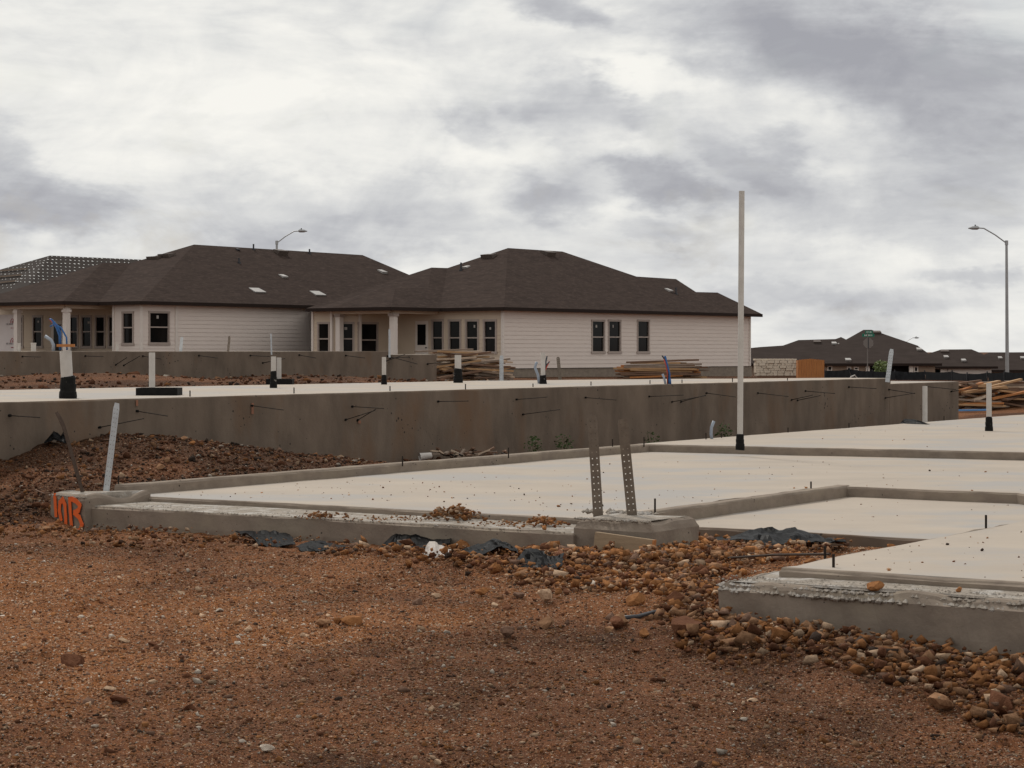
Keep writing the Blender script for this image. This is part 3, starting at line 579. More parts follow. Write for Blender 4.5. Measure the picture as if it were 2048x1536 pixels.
mb = MB(); mb.box(s2+OUT*.066+HN*(dd[0]+dd[1])/2+UP*(zs1+.5), HN*.28, OUT*.004, UP*1.35); mb.build('door_glass', 'glass', dr)
mb = MB(); mb.box(s2+OUT*.33+HN*nS*0+HN*((onplane(147, 680, s2, OUT)-s2).dot(HN))+UP*(zs1+.25), HN*.28, OUT*.012, UP*.45); mb.build('paper_notice', 'paper_scrap', h1)
mb = MB(); mb.hull_prism([p+UP*zs1 for p in (c1h+HN*.3+HR*.3, c1h+HR*(wl1-.3)+HN*.3, c1h+HR*(wl1-.3)+HN*10, s3+HR*.3, s2+HR*.3, s1+HR*.3-HN*.3)], UP*2.6); mb.build('room', 'room', h1)
mb = MB(); mb.hull_prism([p+UP*-.2 for p in (c1h+HN*.03, end1+HN*.03, end1+HN*10, s3+HR*6, s3-HR*4.5, s1+HN*.5-HR*2.3, s1-HR*.0+HR*.05, c1h+HR*.05)], UP*(zs1+.17)); mb.build('foundation', 'curb_concrete', h1)
for p, d1, d2 in ((c1h, HF, OUT), (s1, OUT, HN)):
    mb = MB(); mb.box(p+(d1+d2)*.02+UP*zs1, HF*.06, HR*.06, UP*(zE1-zs1)); mb.build('corner_board', 'trim', h1)
p = onplane(352, 660, c1h, HF); mb = MB(); p.z = zs1; mb.box(p+HF*.03, HF*.03, HR*.09, UP*(zE1-zs1)); mb.build('corner_board', 'trim', h1)
e1 = c1h+HF*ov-HR*ov+UP*zE1; plA1 = roof_plane(e1, HR, HN, PITCH)
q1, q2 = rp(plA1, 388, 489), rp(plA1, 725, 510); eE = onplane(985, 625, e1, HF); eE.z = zE1
plB1 = (e1, upn(HN.cross(q1-e1))); t1 = onplane(197, 609, e1, OUT); t1.z = zE1
tv = rp(plB1, 262, 526); tr = rp(plB1, 290, 519)
t2 = onplane(126, 605, t1, HF); t2.z = zE1; plC1 = roof_plane(t1, HR, HN, PITCH); t3 = rp(plC1, 205, 526); t4 = rp(plC1, 262, 526)
t5 = onplane(-60, 616, t2, OUT); t5.z = zE1; plD1 = (t2, upn(HN.cross(t3-t2))); t6 = rp(plD1, -60, 606)
bk1, bk2 = q1+HN*2*((q1-e1).dot(HN)), q2+HN*2*((q2-e1).dot(HN)); bk1.z = bk2.z = zE1
roof_faces(h1, [[e1, q1, q2, eE], [t1, t4, q1, e1], [t2, t3, t4, t1], [t2, t5, t6, t3], [q1, bk1, bk2, q2], [q2, bk2, eE], [q1, t4, bk1], [t4, t3, bk1], [t3, t6, bk1]])
fascia(h1, [eE, e1, t1, t2, t5]); so_ = MB(); so_.poly(*[p-UP*.10 for p in (e1, eE, eE+HN*ov, e1+HN*ov)]); so_.poly(*[p-UP*.09 for p in (t1+HR*(REC+1), t2, t5, t5+HR*7)]); so_.build('soffit', 'cream_siding', h1)
for px in (133, 35):
    p = onplane(px, 680, t2+HR*.6, OUT); p.z = zs1; mb = MB(); mb.box(p, HF*.13, HR*.13, UP*(zE1-.3-zs1)); po = mb.build('porch_post', 'trim', h1)
    m2 = MB(); m2.box(p+UP*(zE1-.5-zs1), HF*.17, HR*.17, UP*.12); m2.build('post_cap', 'trim', po)
pA = onplane(130, 615, t2+HR*.6, OUT); pB = onplane(-50, 615, t2+HR*.6, OUT); pA.z = pB.z = zE1-.17
mb = MB(); mb.bar(pA, pB, .26, .30); mb.bar(pA, pA+HR*(REC+1.5), .26, .30); mb.build('porch_beam', 'cream_siding', h1)
# wrapped wall panel at the far left with the printed house marks
wpA = onplane(-40, 660, t2+HR*1.2, OUT); wpB = onplane(31, 660, t2+HR*1.2, OUT); wz0, wz1 = D(0, 703, wpB.y).z, D(0, 629, wpB.y).z; wpA.z = wpB.z = wz0
mb = MB(); mb.box((wpA+wpB)/2, (wpB-wpA)/2, HR*.05, UP*(wz1-wz0)); wr = mb.build('house_wrap', 'house_wrap', h1); tag(wr, 'pale house wrap sheet printed with red house marks')
wo_ = wpB-HR*.056
def wrapmark(px, py, kind):
    p = onplane(px, py, wo_, OUT); d = (wpB-wpA).normalized(); mb = MB()
    if kind == 'logo':
        for a, b in (((-.15, .0), (-.15, .10)), ((-.15, .10), (-.02, .22)), ((-.02, .22), (.16, .10)), ((.16, .10), (.16, 0)), ((-.03, 0), (-.03, .10)), ((.05, .0), (.05, .11)), ((-.03, .10), (.05, .11))):
            mb.bar(p+d*a[0]+UP*a[1], p+d*b[0]+UP*b[1], .012, .035, up=OUT)
        mb.build('printed_mark', 'print_red', wr)
    else:
        x = -.27 if kind == 'big' else -.1
        h = .09 if kind == 'big' else .05
        while x < (.25 if kind == 'big' else .12):
            mb.bar(p+d*x, p+d*x+UP*h, .006, .03, up=OUT); x += random.choice((.045, .045, .06, .09))
        tag(mb.build('printed_lettering', 'print_red' if kind == 'small' else 'print_grey', wr), kind='stuff')
for y in (646, 685): wrapmark(25, y, 'logo'); wrapmark(20, y+4, 'big'); wrapmark(25, y+11, 'small')
for px, py, w, l, h, m_ in ((514, 581, .80, .55, .06, 'metal_vent'), (635, 587, .80, .55, .06, 'metal_vent'), (566, 553, .40, .38, .10, 'metal_vent'), (764, 544, .42, .45, .12, 'metal_vent'), (560, 506, .75, .5, .25, 'brown_vent'), (475, 500, .2, .2, .1, 'dark_metal')): roof_vent(h1, plA1, HR, px, py, w, l, h, m_)
for px, py in ((312, 519), (335, 514)): roof_vent(h1, plB1, HN, px, py, .8, .55, .25, 'brown_vent')
for px, a, b in ((507, 488, 499), (619, 498, 507), (478, 516, 526)): roof_pipe(h1, plA1, px, a, b)
# ---- house behind at the far left: roofing underlay with rows of white cap nails
zE0 = zE1; e0 = D(22, 604, 118); e0.z = zE0
h0 = thing('house', Vector((e0.x-3, e0.y+4, .5)), 'unroofed house behind, dark underlay dotted with rows of white cap nails', 'house', 'unfinished white houses')
plA0 = roof_plane(e0, HR, HN, PITCH); g1 = rp(plA0, 100, 511); g2 = rp(plA0, 300, 520); eE0 = onplane(560, 612, e0, HF); eE0.z = zE0
plB0 = (e0, upn(HN.cross(g1-e0))); g3 = rp(plB0, -60, 556); g4 = onplane(-60, 606, e0, OUT); g4.z = zE0
gb = g1+HN*2*((g1-e0).dot(HN)); gb2 = g2+HN*2*((g2-e0).dot(HN)); gb.z = gb2.z = zE0
roof_faces(h0, [[e0, g1, g2, eE0], [e0, g4, g3, g1], [g1, gb, gb2, g2], [g1, g3, gb]], 'underlay')
caps = MB(); r = random.Random(3)
def capn(pl, px, py, s=.062):
    c = rp(pl, px+r.uniform(-1, 1), py+r.uniform(-.6, .6)); n = pl[1]; t = n.orthogonal().normalized(); b = n.cross(t)
    s *= r.uniform(.7, 1.3); caps.add([c+n*.03+t*s, c+n*.03+b*s, c+n*.03-t*s, c+n*.03-b*s, c+n*.06], [(0, 1, 4), (1, 2, 4), (2, 3, 4), (3, 0, 4)])
for row in range(9):
    for k in range(34):
        x = 104-row*9+k*9; y = 513.5+row*6.3+(k*9)*.042
        if y < 600 and x < 330: capn(plA0, x, y)
for row in range(11):
    y0_ = 516+row*6
    for k in range(22):
        x = 96-row*7.4-k*8; y = y0_+k*.5
        if x > -20 and y > 513+(100-x)*.295: capn(plB0, x, y, .05)
tag(caps.build('cap_nails', 'white_paint', h0), kind='stuff')
for k in range(3):
    a, b = rp(plB0, -10, 545+k*12), rp(plB0, 54-k*10, 540+k*12); mb = MB(); mb.bar(a+plB0[1]*.08, b+plB0[1]*.08, .1, .08); mb.build('roof_batten', 'wood_grey', h0)
siding_wall(h0, Vector((e0.x, e0.y, 0))-HF*ov+HR*ov, Vector((eE0.x, eE0.y, 0))-HF*ov, zE0-2.8, zE0, [], 'siding', HF, course=.4)
siding_wall(h0, Vector((e0.x, e0.y, 0))-HF*ov+HR*ov, Vector((g4.x, g4.y, 0))+HR*ov, zE0-2.8, zE0, [], 'siding', OUT, course=.4)
mb = MB(); q = [Vector((p.x, p.y, -.5)) for p in (e0-HF*.6+HR*.6, eE0-HF*.6, gb2, g4+HR*.6)]; mb.hull_prism(q, UP*(zE0-2.8+.5)); mb.build('foundation', 'curb_concrete', h0)
# ------------------------------------------------------------------ far houses beyond the street
def far_house(Yf, eave_y, sil, x0, x1, label, openings, vents, wall='brick_tan'):
    """hip roof facing the camera side: eave line at Yf, silhouette given left to right"""
    zE_ = D(0, eave_y, Yf).z; e0_ = D(x0, eave_y, Yf); e1_ = D(x1, eave_y, Yf); gz = min(ground_at(e0_.x, Yf), ground_at(e1_.x, Yf))-.4
    h = thing('house', Vector(((e0_.x+e1_.x)/2, Yf+.5, gz)), label, 'house', 'far houses beyond the street')
    pl = roof_plane(e0_, Vector((1, 0, 0)), Vector((0, 1, 0)), .5); top = [rp(pl, *q) for q in sil]
    fs = [[e0_]+top+[e1_]]; bk = []
    for p in top: q = Vector((p.x, 2*p.y-Yf, zE_)); bk.append(q)
    for i in range(len(top)-1): fs.append([top[i], bk[i], bk[i+1], top[i+1]])
    fs += [[e0_, bk[0], top[0]], [top[-1], bk[-1], e1_]]
    roof_faces(h, fs, 'far_shingle', th=.1); fascia(h, [e0_, e1_], .22)
    a = Vector((e0_.x+.5, Yf+.5, 0)); b = Vector((e1_.x-.5, Yf+.5, 0)); d = Vector((1, 0, 0)); out = Vector((0, -1, 0)); wz = []
    ops = []
    for px0, px1, py0, py1, kind in openings:
        p, q = D(px0, py0, Yf+.5), D(px1, py1, Yf+.5); ops.append((p.x-a.x, q.x-a.x, q.z, p.z, kind))
    siding_wall(h, a, b, gz, zE_, [o[:4] for o in ops], wall, out, course=.5, name='wall')
    for s0, s1, z0, z1, kind in ops:
        if kind == 'window': window(h, a, d, out, s0, s1, z0, z1, fm='trim', sticker=False)
        else:
            mb = MB(); mb.box(a+d*(s0+s1)/2+UP*z0-out*1.2, d*(s1-s0)/2, out*.05, UP*(z1-z0)); mb.build('patio_recess', 'room', h)
            for s in (s0, s1):
                mb = MB(); mb.box(a+d*s+UP*gz, d*.17, out*.17, UP*(zE_-gz)); mb.build('patio_post', 'trim', h)
    mb = MB(); mb.box((a+b)/2+UP*gz+Vector((0, 3, 0)), d*(b.x-a.x)/2*.96, Vector((0, 1.6, 0)), UP*(zE_-gz-.15)); mb.build('room', 'room', h)
    for px, py, w in vents: roof_vent(h, pl, Vector((1, 0, 0)), px, py, w, .5, .15, 'metal_vent' if w < .6 else 'brown_vent')
    return h
far_house(188, 727, [(1500, 696), (1520, 694), (1566, 691), (1597, 680), (1671, 678), (1682, 674)], 1440, 1790, 'low brown roofed house far behind the stacked limestone, left of the street sign', [(1690, 1700, 734, 745, 'window'), (1704, 1716, 734, 745, 'window')], [(1634, 684, .7), (1668, 687, .45), (1680, 690, .4)])
far_house(180, 727, [(1660, 697), (1727, 659.5), (1743, 659.5), (1835, 691)], 1600, 1884, 'tall brown hip roofed house far behind the street sign', [(1655, 1664, 732, 748, 'window'), (1694, 1702, 734, 744, 'window'), (1708, 1717, 734, 744, 'window'), (1735, 1822, 730, 760, 'patio'), (1828, 1836, 733, 752, 'window')], [(1696, 720, .5), (1754, 665, .7), (1838, 699, .45)])
far_house(196, 733, [(1830, 716), (1882, 699), (1943, 698.5), (1966, 708)], 1780, 1996, 'far brown roofed house with white patio wall at right', [(1846, 1884, 738, 760, 'patio'), (1893, 1898, 736, 750, 'window')], [(1889, 703, .8), (1892, 714, .45), (1927, 721, .45)], wall='trim')
far_house(205, 740, [(1940, 722), (1978, 705), (2090, 704), (2140, 720)], 1890, 2190, 'far brown roofed house behind the tall street lamp at the right edge', [(1930, 1944, 742, 756, 'window')], [(2045, 716, .45), (2000, 716, .4)])
# ------------------------------------------------------------------ street lamps, street sign
def lamp(px, ytop, Y, ax, ay, label, hx=12):
    b = D(px, 745, Y); b.z = ground_at(b.x, Y); t = D(px-1.5, ytop, Y); n = D(ax, ay, Y); o = thing('street_lamp', b, label, 'street lamp', 'street lamps')
    mb = MB(); mb.tube([b-UP*.3, (b+t)/2, t], .13, 10, r2=.085); mb.build('pole', 'lamp_metal', o); sgn = 1 if n.x > t.x else -1
    mb = MB(); kn = Vector((n.x-sgn*.62, n.y, n.z-.02)); mb.tube([t-UP*.08, t+(kn-t)*.5+UP*.02, kn, n-Vector((sgn*.25, 0, 0))], .042, 8); mb.build('arm', 'lamp_metal', o)
    mb = MB(); mb.tube([t-UP*.2, t+UP*.10], .115, 10); mb.build('pole_cap', 'lamp_metal', o)
    mb = MB(); h = n-Vector((sgn*.3, 0, 0)); mb.tube([h, h+Vector((sgn*.12, 0, .02)), h+Vector((sgn*.45, 0, .0)), h+Vector((sgn*.72, 0, -.02))], [.07, .14, .12, .03], 10); hd = mb.build('lamp_head', 'lamp_metal', o)
    mb = MB(); mb.tube([h+Vector((sgn*.25, 0, .1)), h+Vector((sgn*.25, 0, .22))], .045, 8); mb.build('photocell', 'dark_metal', hd)
    mb = MB(); mb.box(b-UP*.1, Vector((.22, 0, 0)), Vector((0, .22, 0)), UP*.22); mb.build('base', 'curb_concrete', o); return o
lamp(2014.5, 484, 140, 1949, 456, 'tall grey street lamp at the right edge, arm pointing left')
lamp(555, 484, 165, 604, 462, 'grey street lamp rising behind the left house roof, arm pointing right')
lamp(1808, 687, 330, 1833, 675.5, 'tiny far street lamp peeping over the far brown roof')
b = D(1735, 745, 157); b.z = ground_at(b.x, b.y); sg = thing('street_sign', b, 'green street name signs on a post above the grey back of a stop sign', 'sign')
top = D(1736, 662, 157); mb = MB(); mb.tube([b-UP*.3, Vector((b.x, b.y, top.z))], .035, 8); mb.build('post', 'sign_back', sg)
c = D(1736.5, 686, 157); mb = MB(); q = [c+Vector((math.cos(R_(22.5+45*i))*.40, -.05, math.sin(R_(22.5+45*i))*.40)) for i in range(8)]; mb.hull_prism(q, Vector((0, .006, 0))); mb.build('stop_sign_back', 'sign_back', sg)
mb = MB(); mb.box(c+Vector((0, -.062, -.4)), Vector((.03, 0, 0)), Vector((0, .008, 0)), UP*.8); mb.build('bracket', 'dark_metal', sg)
for cy_, hw, hh, tw, dx in ((670.5, .46, .12, .72, 0), (664, .30, .10, .6, .05)):
    c = D(1736.5, cy_, 157)+Vector((dx, 0, 0)); mb = MB(); mb.box(c-UP*hh, Vector((hw, -.0 if tw > .7 else .12, 0)), Vector((0, .01, 0)), UP*hh*2); pl_ = mb.build('name_plate', 'sign_green', sg)
    mb = MB(); x = -hw*.55; rr = random.Random(int(cy_))
    while x < hw*.75:
        w = rr.choice((.03, .035, .05)); mb.box(c+Vector((x, -.14 if tw < .7 else -.016, -hh*.5)), Vector((w*.6, 0, 0)), Vector((0, .003, 0)), UP*hh*.95); x += w*1.2+rr.choice((.04, .05, .09))
    mb.build('lettering', 'white_paint', pl_)
# ------------------------------------------------------------------ silt fence
fpts = [(1650, 741, 757, 92), (1700, 738, 757, 90), (1745, 742, 758, 88), (1790, 742, 759, 86), (1850, 743, 760, 84), (1905, 743, 762, 80), (1935, 747, 768, 76), (1975, 745, 771, 74), (2010, 744, 772, 72), (2060, 743, 774, 70), (2160, 744, 778, 66)]
f0 = D(fpts[3][0], fpts[3][2], fpts[3][3]); sf = thing('silt_fence', f0, 'sagging black silt fence running behind the slabs at right', 'fence')
for i in range(len(fpts)-1):
    mb = MB(); K = 10
    for k in range(K):
        pp = []
        for t in (k/K, (k+1)/K):
            a_, b_ = fpts[i], fpts[i+1]; m_ = [a_[j]+(b_[j]-a_[j])*t for j in range(4)]; sag = math.sin(math.pi*t)*1.8; wav = .06*math.sin(t*23+i*2)
            pp.append((D(m_[0], m_[1]+sag, m_[3])+Vector((0, wav, 0)), D(m_[0], (m_[1]+m_[2])/2, m_[3])+Vector((0, -wav*1.5-.05, 0)), D(m_[0], m_[2]+2, m_[3])+Vector((0, wav-.1, 0))))
        (a1_, b1_, c1_), (a2_, b2_, c2_) = pp; mb.add([a1_, b1_, c1_, a2_, b2_, c2_], [(0, 1, 4, 3), (1, 2, 5, 4)])
    mb.build('cloth_panel', 'silt_cloth', sf, smooth=True)
    p = D(fpts[i][0], fpts[i][2]+3, fpts[i][3]); q = D(fpts[i][0], fpts[i][1]-2.5, fpts[i][3]); mb = MB(); mb.bar(p+Vector((0, .06, 0)), q+Vector((0, .06, 0)), .04, .04); mb.build('stake', 'dark_metal', sf)
# ------------------------------------------------------------------ lumber
def board(mb, a, b, w, t): mb.bar(a, b, w, t)
def lumber(label, c, d, rows, mats, jit, L0, w=.10, t=.045, cat='lumber', seed=1, tilt=0, side=None):
    r = random.Random(seed); d = Vector(d).normalized(); sd_ = Vector((-d.y, d.x, 0)); gz = c.z; o = thing('lumber_pile', c, label, cat, 'piles of form lumber'); z = gz-.02
    for k, n in enumerate(rows):
        for i in range(n):
            l = L0*r.uniform(.6, 1.1); off = sd_*((i-(n-1)/2)*w*1.15+r.uniform(-jit, jit)*.4)+d*r.uniform(-jit, jit)*2; a = r.uniform(-jit, jit)*.55
            dd_ = (d+sd_*a+UP*(r.uniform(-jit, jit)*.30*(1 if k > 1 else .15)+tilt)).normalized(); m = c+off; m.z = z+t/2+r.uniform(0, jit)*.05
            mb = MB(); mb.bar(m-dd_*l/2, m+dd_*l/2, w*r.uniform(.8, 1.2), t); mb.build('board', r.choice(mats), o)
        z += t*1.12
    return o
def gp(px, py, Y): p = D(px, py, Y); p.z = ground_at(p.x, p.y); return p
lumber('jumbled pile of brown form boards at the end of the far slab', gp(934, 758, 57), (.72, .69, 0), [5, 6, 5, 6, 5, 5, 5, 5, 5, 4, 4, 4, 3, 3, 2, 1], ['wood_brown', 'wood_grey', 'wood_pale', 'wood_fresh', 'wood_brown'], .42, 1.75, .12, .048, seed=3)
lumber('neat low stack of brown boards before the right white house', gp(1322, 758, 93), (.99, -.1, 0), [6, 6, 6, 6, 6, 5, 5, 4, 3, 2, 2], ['wood_brown', 'wood_fresh', 'wood_brown', 'wood_grey', 'wood_orange'], .14, 3.4, .16, .075, seed=5)
lumber('tangled heap of form lumber behind the near slab at right', gp(1962, 822, 50.5), (.72, .69, 0), [7, 8, 8, 8, 8, 7, 7, 7, 6, 6, 5, 4, 3], ['wood_brown', 'wood_pale', 'wood_fresh', 'wood_grey', 'wood_brown', 'wood_orange'], .55, 2.0, .11, .045, seed=9)
lumber('square stack of grey brown lumber at the right edge', gp(2052, 822, 51.5), (.95, -.3, 0), [4]*11, ['wood_brown', 'wood_grey', 'wood_pale'], .06, 1.5, .15, .05, seed=12)
p = gp(1890, 822, 49); mb = MB(); a = D(1908, 823, 48); a.z = p.z+.02; b2_ = D(1975, 823, 48.5); b2_.z = a.z
bl = thing('blue_board', a, 'bright blue plank lying at the foot of the lumber heap', 'plank'); mb.bar(a+UP*.02, b2_+UP*.02, .12, .035); mb.build('board', 'blue_tarp', bl)
# limestone on pallet, wooden crate panel beside it
a = gp(1512, 757, 108); e_ = gp(1592, 757, 108); st = thing('limestone_stack', (a+e_)/2, 'pallet of pale limestone blocks beside the right white house', 'stone'); r = random.Random(2); w_ = e_-a; w_.z = 0; zb = min(a.z, e_.z); hh = D(0, 718, 108).z-zb
mb = MB(); mb.box((a+e_)/2-UP*((a+e_).z/2-zb)-UP*.05, w_/2, Vector((0, .5, 0)), UP*.14); mb.build('pallet', 'wood_brown', st); z = zb+.10
while z < zb+hh-.05:
    x = r.uniform(-.05, .0); t_ = r.uniform(.09, .15)
    while x < 1:
        wd = r.uniform(.08, .2); xe = min(1.02, x+wd); c = a+w_*((x+xe)/2); c.z = z
        for yy in (0, .42): 
            m2 = MB(); m2.box(c+Vector((0, yy+r.uniform(-.08, .02), 0)), w_*(xe-x)/2*.95, Vector((0, .2, 0)), UP*t_*.93); m2.build('stone_block', 'limestone', st)
        x = xe+.004
    z += t_
a = gp(1598, 757, 106); e_ = gp(1648, 757, 106); zb = min(a.z, e_.z)-.03; hh = D(0, 717.5, 106).z-zb; pn = thing('plank_crate', (a+e_)/2, 'orange brown upright plank crate right of the limestone pallet', 'crate'); w_ = e_-a; w_.z = 0
for i in range(10):
    c = a+w_*((i+.5)/10); c.z = zb; mb = MB(); mb.box(c, w_/20*.93, Vector((0, .022, 0)), UP*(hh-(.04*abs(i-4)*.3))); mb.build('plank', 'wood_orange', pn)
for f_ in (.2, .8):
    c = (a+e_)/2; c.z = zb+hh*f_; mb = MB(); mb.box(c+Vector((0, .06, 0)), w_/2*.97, Vector((0, .03, 0)), UP*.09); mb.build('rail', 'wood_orange', pn)
for s_ in (a, e_):
    mb = MB(); q = Vector((s_.x, s_.y+.45, zb)); mb.box(q, Vector((.025, 0, 0)), Vector((0, .42, 0)), UP*hh*.92); mb.build('side_panel', 'wood_orange', pn)
# discarded white frame, small trees
b = gp(1702, 756, 89.2); fr = thing('scrap_frame', b, 'small bent white scrap leaning on the black silt fence', 'scrap'); mb = MB(); mb.tube([b-Vector((.15, 0, 0)), b+Vector((.0, -.05, .30)), b+Vector((.16, 0, .36)), b+Vector((.26, 0, .25)), b+Vector((.1, -.1, .05))], .035, 6); mb.build('bent_pipe', 'pvc', fr)
def bush(px, py, Y, h, w, n, label, mt, name='sapling', trunk=True):
    b = gp(px, py, Y); o = thing(name, b, label, 'plant' if not trunk else 'tree'); r = random.Random(px)
    if trunk:
        mb = MB(); mb.tube([b-UP*.1, b+UP*h*.5, b+Vector((.05, 0, h*.8))], .04, 6, r2=.012)
        for k in range(5): an = r.uniform(0, 6.28); mb.tube([b+UP*h*(.3+.1*k), b+Vector((math.cos(an)*w*.5, math.sin(an)*w*.5, h*(.5+.09*k)))], .015, 5, r2=.005)
        mb.build('trunk', 'bark', o)
    else:
        mb = MB()
        for k in range(7): an = r.uniform(0, 6.28); mb.tube([b-UP*.02, b+Vector((math.cos(an)*w*.35, math.sin(an)*w*.3, h*r.uniform(.5, .95)))], .004, 4, r2=.0015)
        mb.build('stem', 'leaf', o)
    mb = MB()
    for i in range(n):
        while True:
            v = Vector((r.uniform(-1, 1), r.uniform(-1, 1), r.uniform(-1, 1)))
            if v.length < 1: break
        c = b+Vector((v.x*w/2, v.y*w/2, h*(.6 if trunk else .5)+v.z*h*(.42 if trunk else .5))); s = w*r.uniform(.05, .1)*(1 if trunk else 1.3)
        x = Vector((r.uniform(-1, 1), r.uniform(-1, 1), r.uniform(-.6, .6))).normalized(); y = x.orthogonal().normalized(); y = (y+x.cross(y)*r.uniform(-1, 1)).normalized()
        mb.add([c-x*s, c+y*s*.45, c+x*s, c-y*s*.45], [(0, 1, 2, 3)])
    mb.build('crown' if trunk else 'leaves', mt, o); return o
bush(1763, 752, 150, 1.35, 1.2, 500, 'small bright green sapling before the far patio', 'leaf_light')
bush(1936, 757, 160, 1.0, 1.5, 350, 'small green bush in front of the far right house', 'leaf', name='shrub')
# ------------------------------------------------------------------ pipes standing on the slabs
def standpipe(px, y0, ys, y1, wpx, cpx, z, label, lean=0, parts=True, rough=True):
    b = P(px, y1, z); k = b.y/FPX; r = wpx*k/2; t = b+UP*((y1-y0)*k)+Vector((lean*k, 0, 0)); o = thing('standpipe', b, label, 'pipe', 'plumbing pipes standing on the slabs')
    mb = MB(); n = 16; mb.tube([b+UP*.02, t], r, n, caps=False); mb.tube([t, b+UP*.02], r*.86, n, caps=False)
    m = len(mb.v); mb.f += [(n+j, n+(j+1) % n, 2*n+(n-j-1) % n if False else 2*n+(j+1) % n, 2*n+j) for j in range(n)] if False else []
    ring = MB(); mb.build('pipe', 'pvc', o, smooth=True)
    if ys is not None:
        R = cpx*k/2; h = (y1-ys)*k; rr = random.Random(px); mb = MB(); pts = [(0, 1.0), (.10, 1.03), (.3, .98), (.34, .90), (.62, .93), (.66, .86), (.92, .85), (1.0, max(.7, r/R*1.04))]
        mb.tube([b-UP*.02]+[b+UP*h*a_+Vector((rr.uniform(-1, 1), rr.uniform(-1, 1), 0))*R*.03 for a_, _ in pts], [R]+[R*q_ for _, q_ in pts], 14); mb.build('rubber_sleeve', 'black_rubber', o, smooth=False)
    return o
standpipe(1480, 382, 868, 897, 11.5, 18, U0, 'tall white standpipe with black sleeve rising from the near slab', lean=3.5)
standpipe(1978, 766, 834, 862, 10.5, 16, U0, 'short white pipe in black sleeve at the right end of the near slab')
standpipe(1850, 772, None, 847, 10, 0, U0, 'slim white pipe beside black plastic scrap on the near slab')
standpipe(136, 702, 752, 797, 24, 35, Z2, 'thick white pipe in tall black sleeve at the left of the middle slab', lean=-5)
standpipe(304, 705, None, 783, 12.5, 0, Z2, 'white pipe standing in a black tray on the middle slab')
standpipe(547, 713, 742, 776, 10, 15, Z2, 'white pipe with black sleeve in front of its twin on the middle slab')
standpipe(558, 715, None, 768, 9.5, 0, Z2, 'thin white pipe rising from the second black tray')
standpipe(768, 714, 750, 769, 8.5, 12, Z2, 'slim white pipe with short black sleeve mid slab, before the slab step')
standpipe(916, 710, 737, 765.5, 13, 19, Z2, 'white pipe in black sleeve in front of the jumbled boards')
standpipe(1086, 705, 750, 768, 9, 15, Z2, 'white pipe with dark cables and grey conduit beside it')
def tray(px0, px1, y0, y1, label):
    b = P((px0+px1)/2, y1, Z2); k = b.y/FPX; w = (px1-px0)*k/2; h = min((y1-y0)*k, .1); o = thing('pipe_tray', b, label, 'tray'); mb = MB()
    for s in (-1, 1): mb.box(b+Vector((s*w*.98, w*.8, 0)), Vector((.008, 0, 0)), Vector((0, w*.8, 0)), UP*h); mb.box(b+Vector((0, w*.8+s*w*.8, 0)), Vector((w, 0, 0)), Vector((0, .008, 0)), UP*h)
    mb.build('rim', 'black_rubber', o); mb = MB(); mb.box(b+Vector((0, w*.8, -.01)), Vector((w*.97, 0, 0)), Vector((0, w*.78, 0)), UP*.02); mb.build('base', 'rough_concrete', o)
tray(272, 354, 776, 791, 'black square tray around the pipe at left of the middle slab'); tray(532, 584, 758, 769, 'smaller black tray behind the twin pipes')
def cable(name, pts, Y, rad, mt, parent): mb = MB(); mb.tube([D(x, y, Y) for x, y in pts], rad, 8); return mb.build(name, mt, parent, smooth=True)
b = P(1088, 767, Z2); cb = thing('conduit_bundle', b, 'grey conduit and dark cables curling beside a white pipe on the middle slab', 'conduit'); Yb = b.y-.05
cable('conduit', [(1078, 768), (1076, 750), (1070, 735), (1072, 728), (1074, 724)], Yb, .022, 'conduit_gray', cb); cable('cable', [(1083, 766), (1084, 745), (1091, 732), (1099, 723)], Yb, .012, 'dark_metal', cb); cable('cable', [(1082, 766), (1086, 750), (1096, 728), (1099, 722)], Yb, .01, 'pex_red', cb); cable('cable', [(1085, 767), (1090, 740), (1092, 722), (1094, 712)], Yb, .012, 'dark_metal', cb)
b = P(1333, 768, Z2); cb = thing('water_tubes', b, 'blue and red water tubes sticking up from the middle slab edge', 'tube'); Yb = b.y
for pts, m_, rd in (([(1338, 769), (1339, 748), (1334, 728), (1330, 712)], 'pex_blue', .016), ([(1336, 769), (1337, 740), (1332, 722), (1324, 711)], 'dark_metal', .013), ([(1331, 769), (1328, 755), (1325, 748)], 'conduit_gray', .018), ([(1335, 768), (1335, 745), (1332, 730), (1328, 718)], 'pex_red', .011), ([(1340, 769), (1339, 757)], 'pex_blue', .024)): cable('tube', pts, Yb, rd, m_, cb)
b = P(1425, 878, U0); cb = thing('conduit_stub', b, 'curved grey conduit stub at the left edge of the near slab, before the tall pipe', 'conduit'); mb = MB(); mb.tube([D(1424, 880, b.y), D(1422, 868, b.y), D(1423, 855, b.y), D(1428, 842, b.y)], .022, 10); mb.build('conduit', 'conduit_gray', cb, smooth=True)
Yp = 46.0; b = D(130, 702, Yp); b.z = Z3; cb = thing('water_tubes', b, 'blue and pink water tubes tied to a wooden block on the far slab', 'tube')
for pts, m_, rd in (([(120, 700), (119, 672), (113, 655), (103, 640)], 'pex_blue', .022), ([(134, 700), (133, 675), (122, 655), (108, 649), (100, 653)], 'pex_blue', .019), ([(121, 700), (121, 665), (115, 652), (104, 640), (99, 638)], 'pex_blue', .022), ([(112, 652), (106, 645), (99, 638)], 'pex_red', .02), ([(107, 702), (107, 690), (102, 680), (90, 672)], 'conduit_gray', .035)): cable('tube', pts, Yp, rd, m_, cb)
mb = MB(); mb.bar(D(114, 691, Yp-.1), D(149, 691, Yp-.1), .1, .06); mb.build('wooden_block', 'wood_orange', cb)
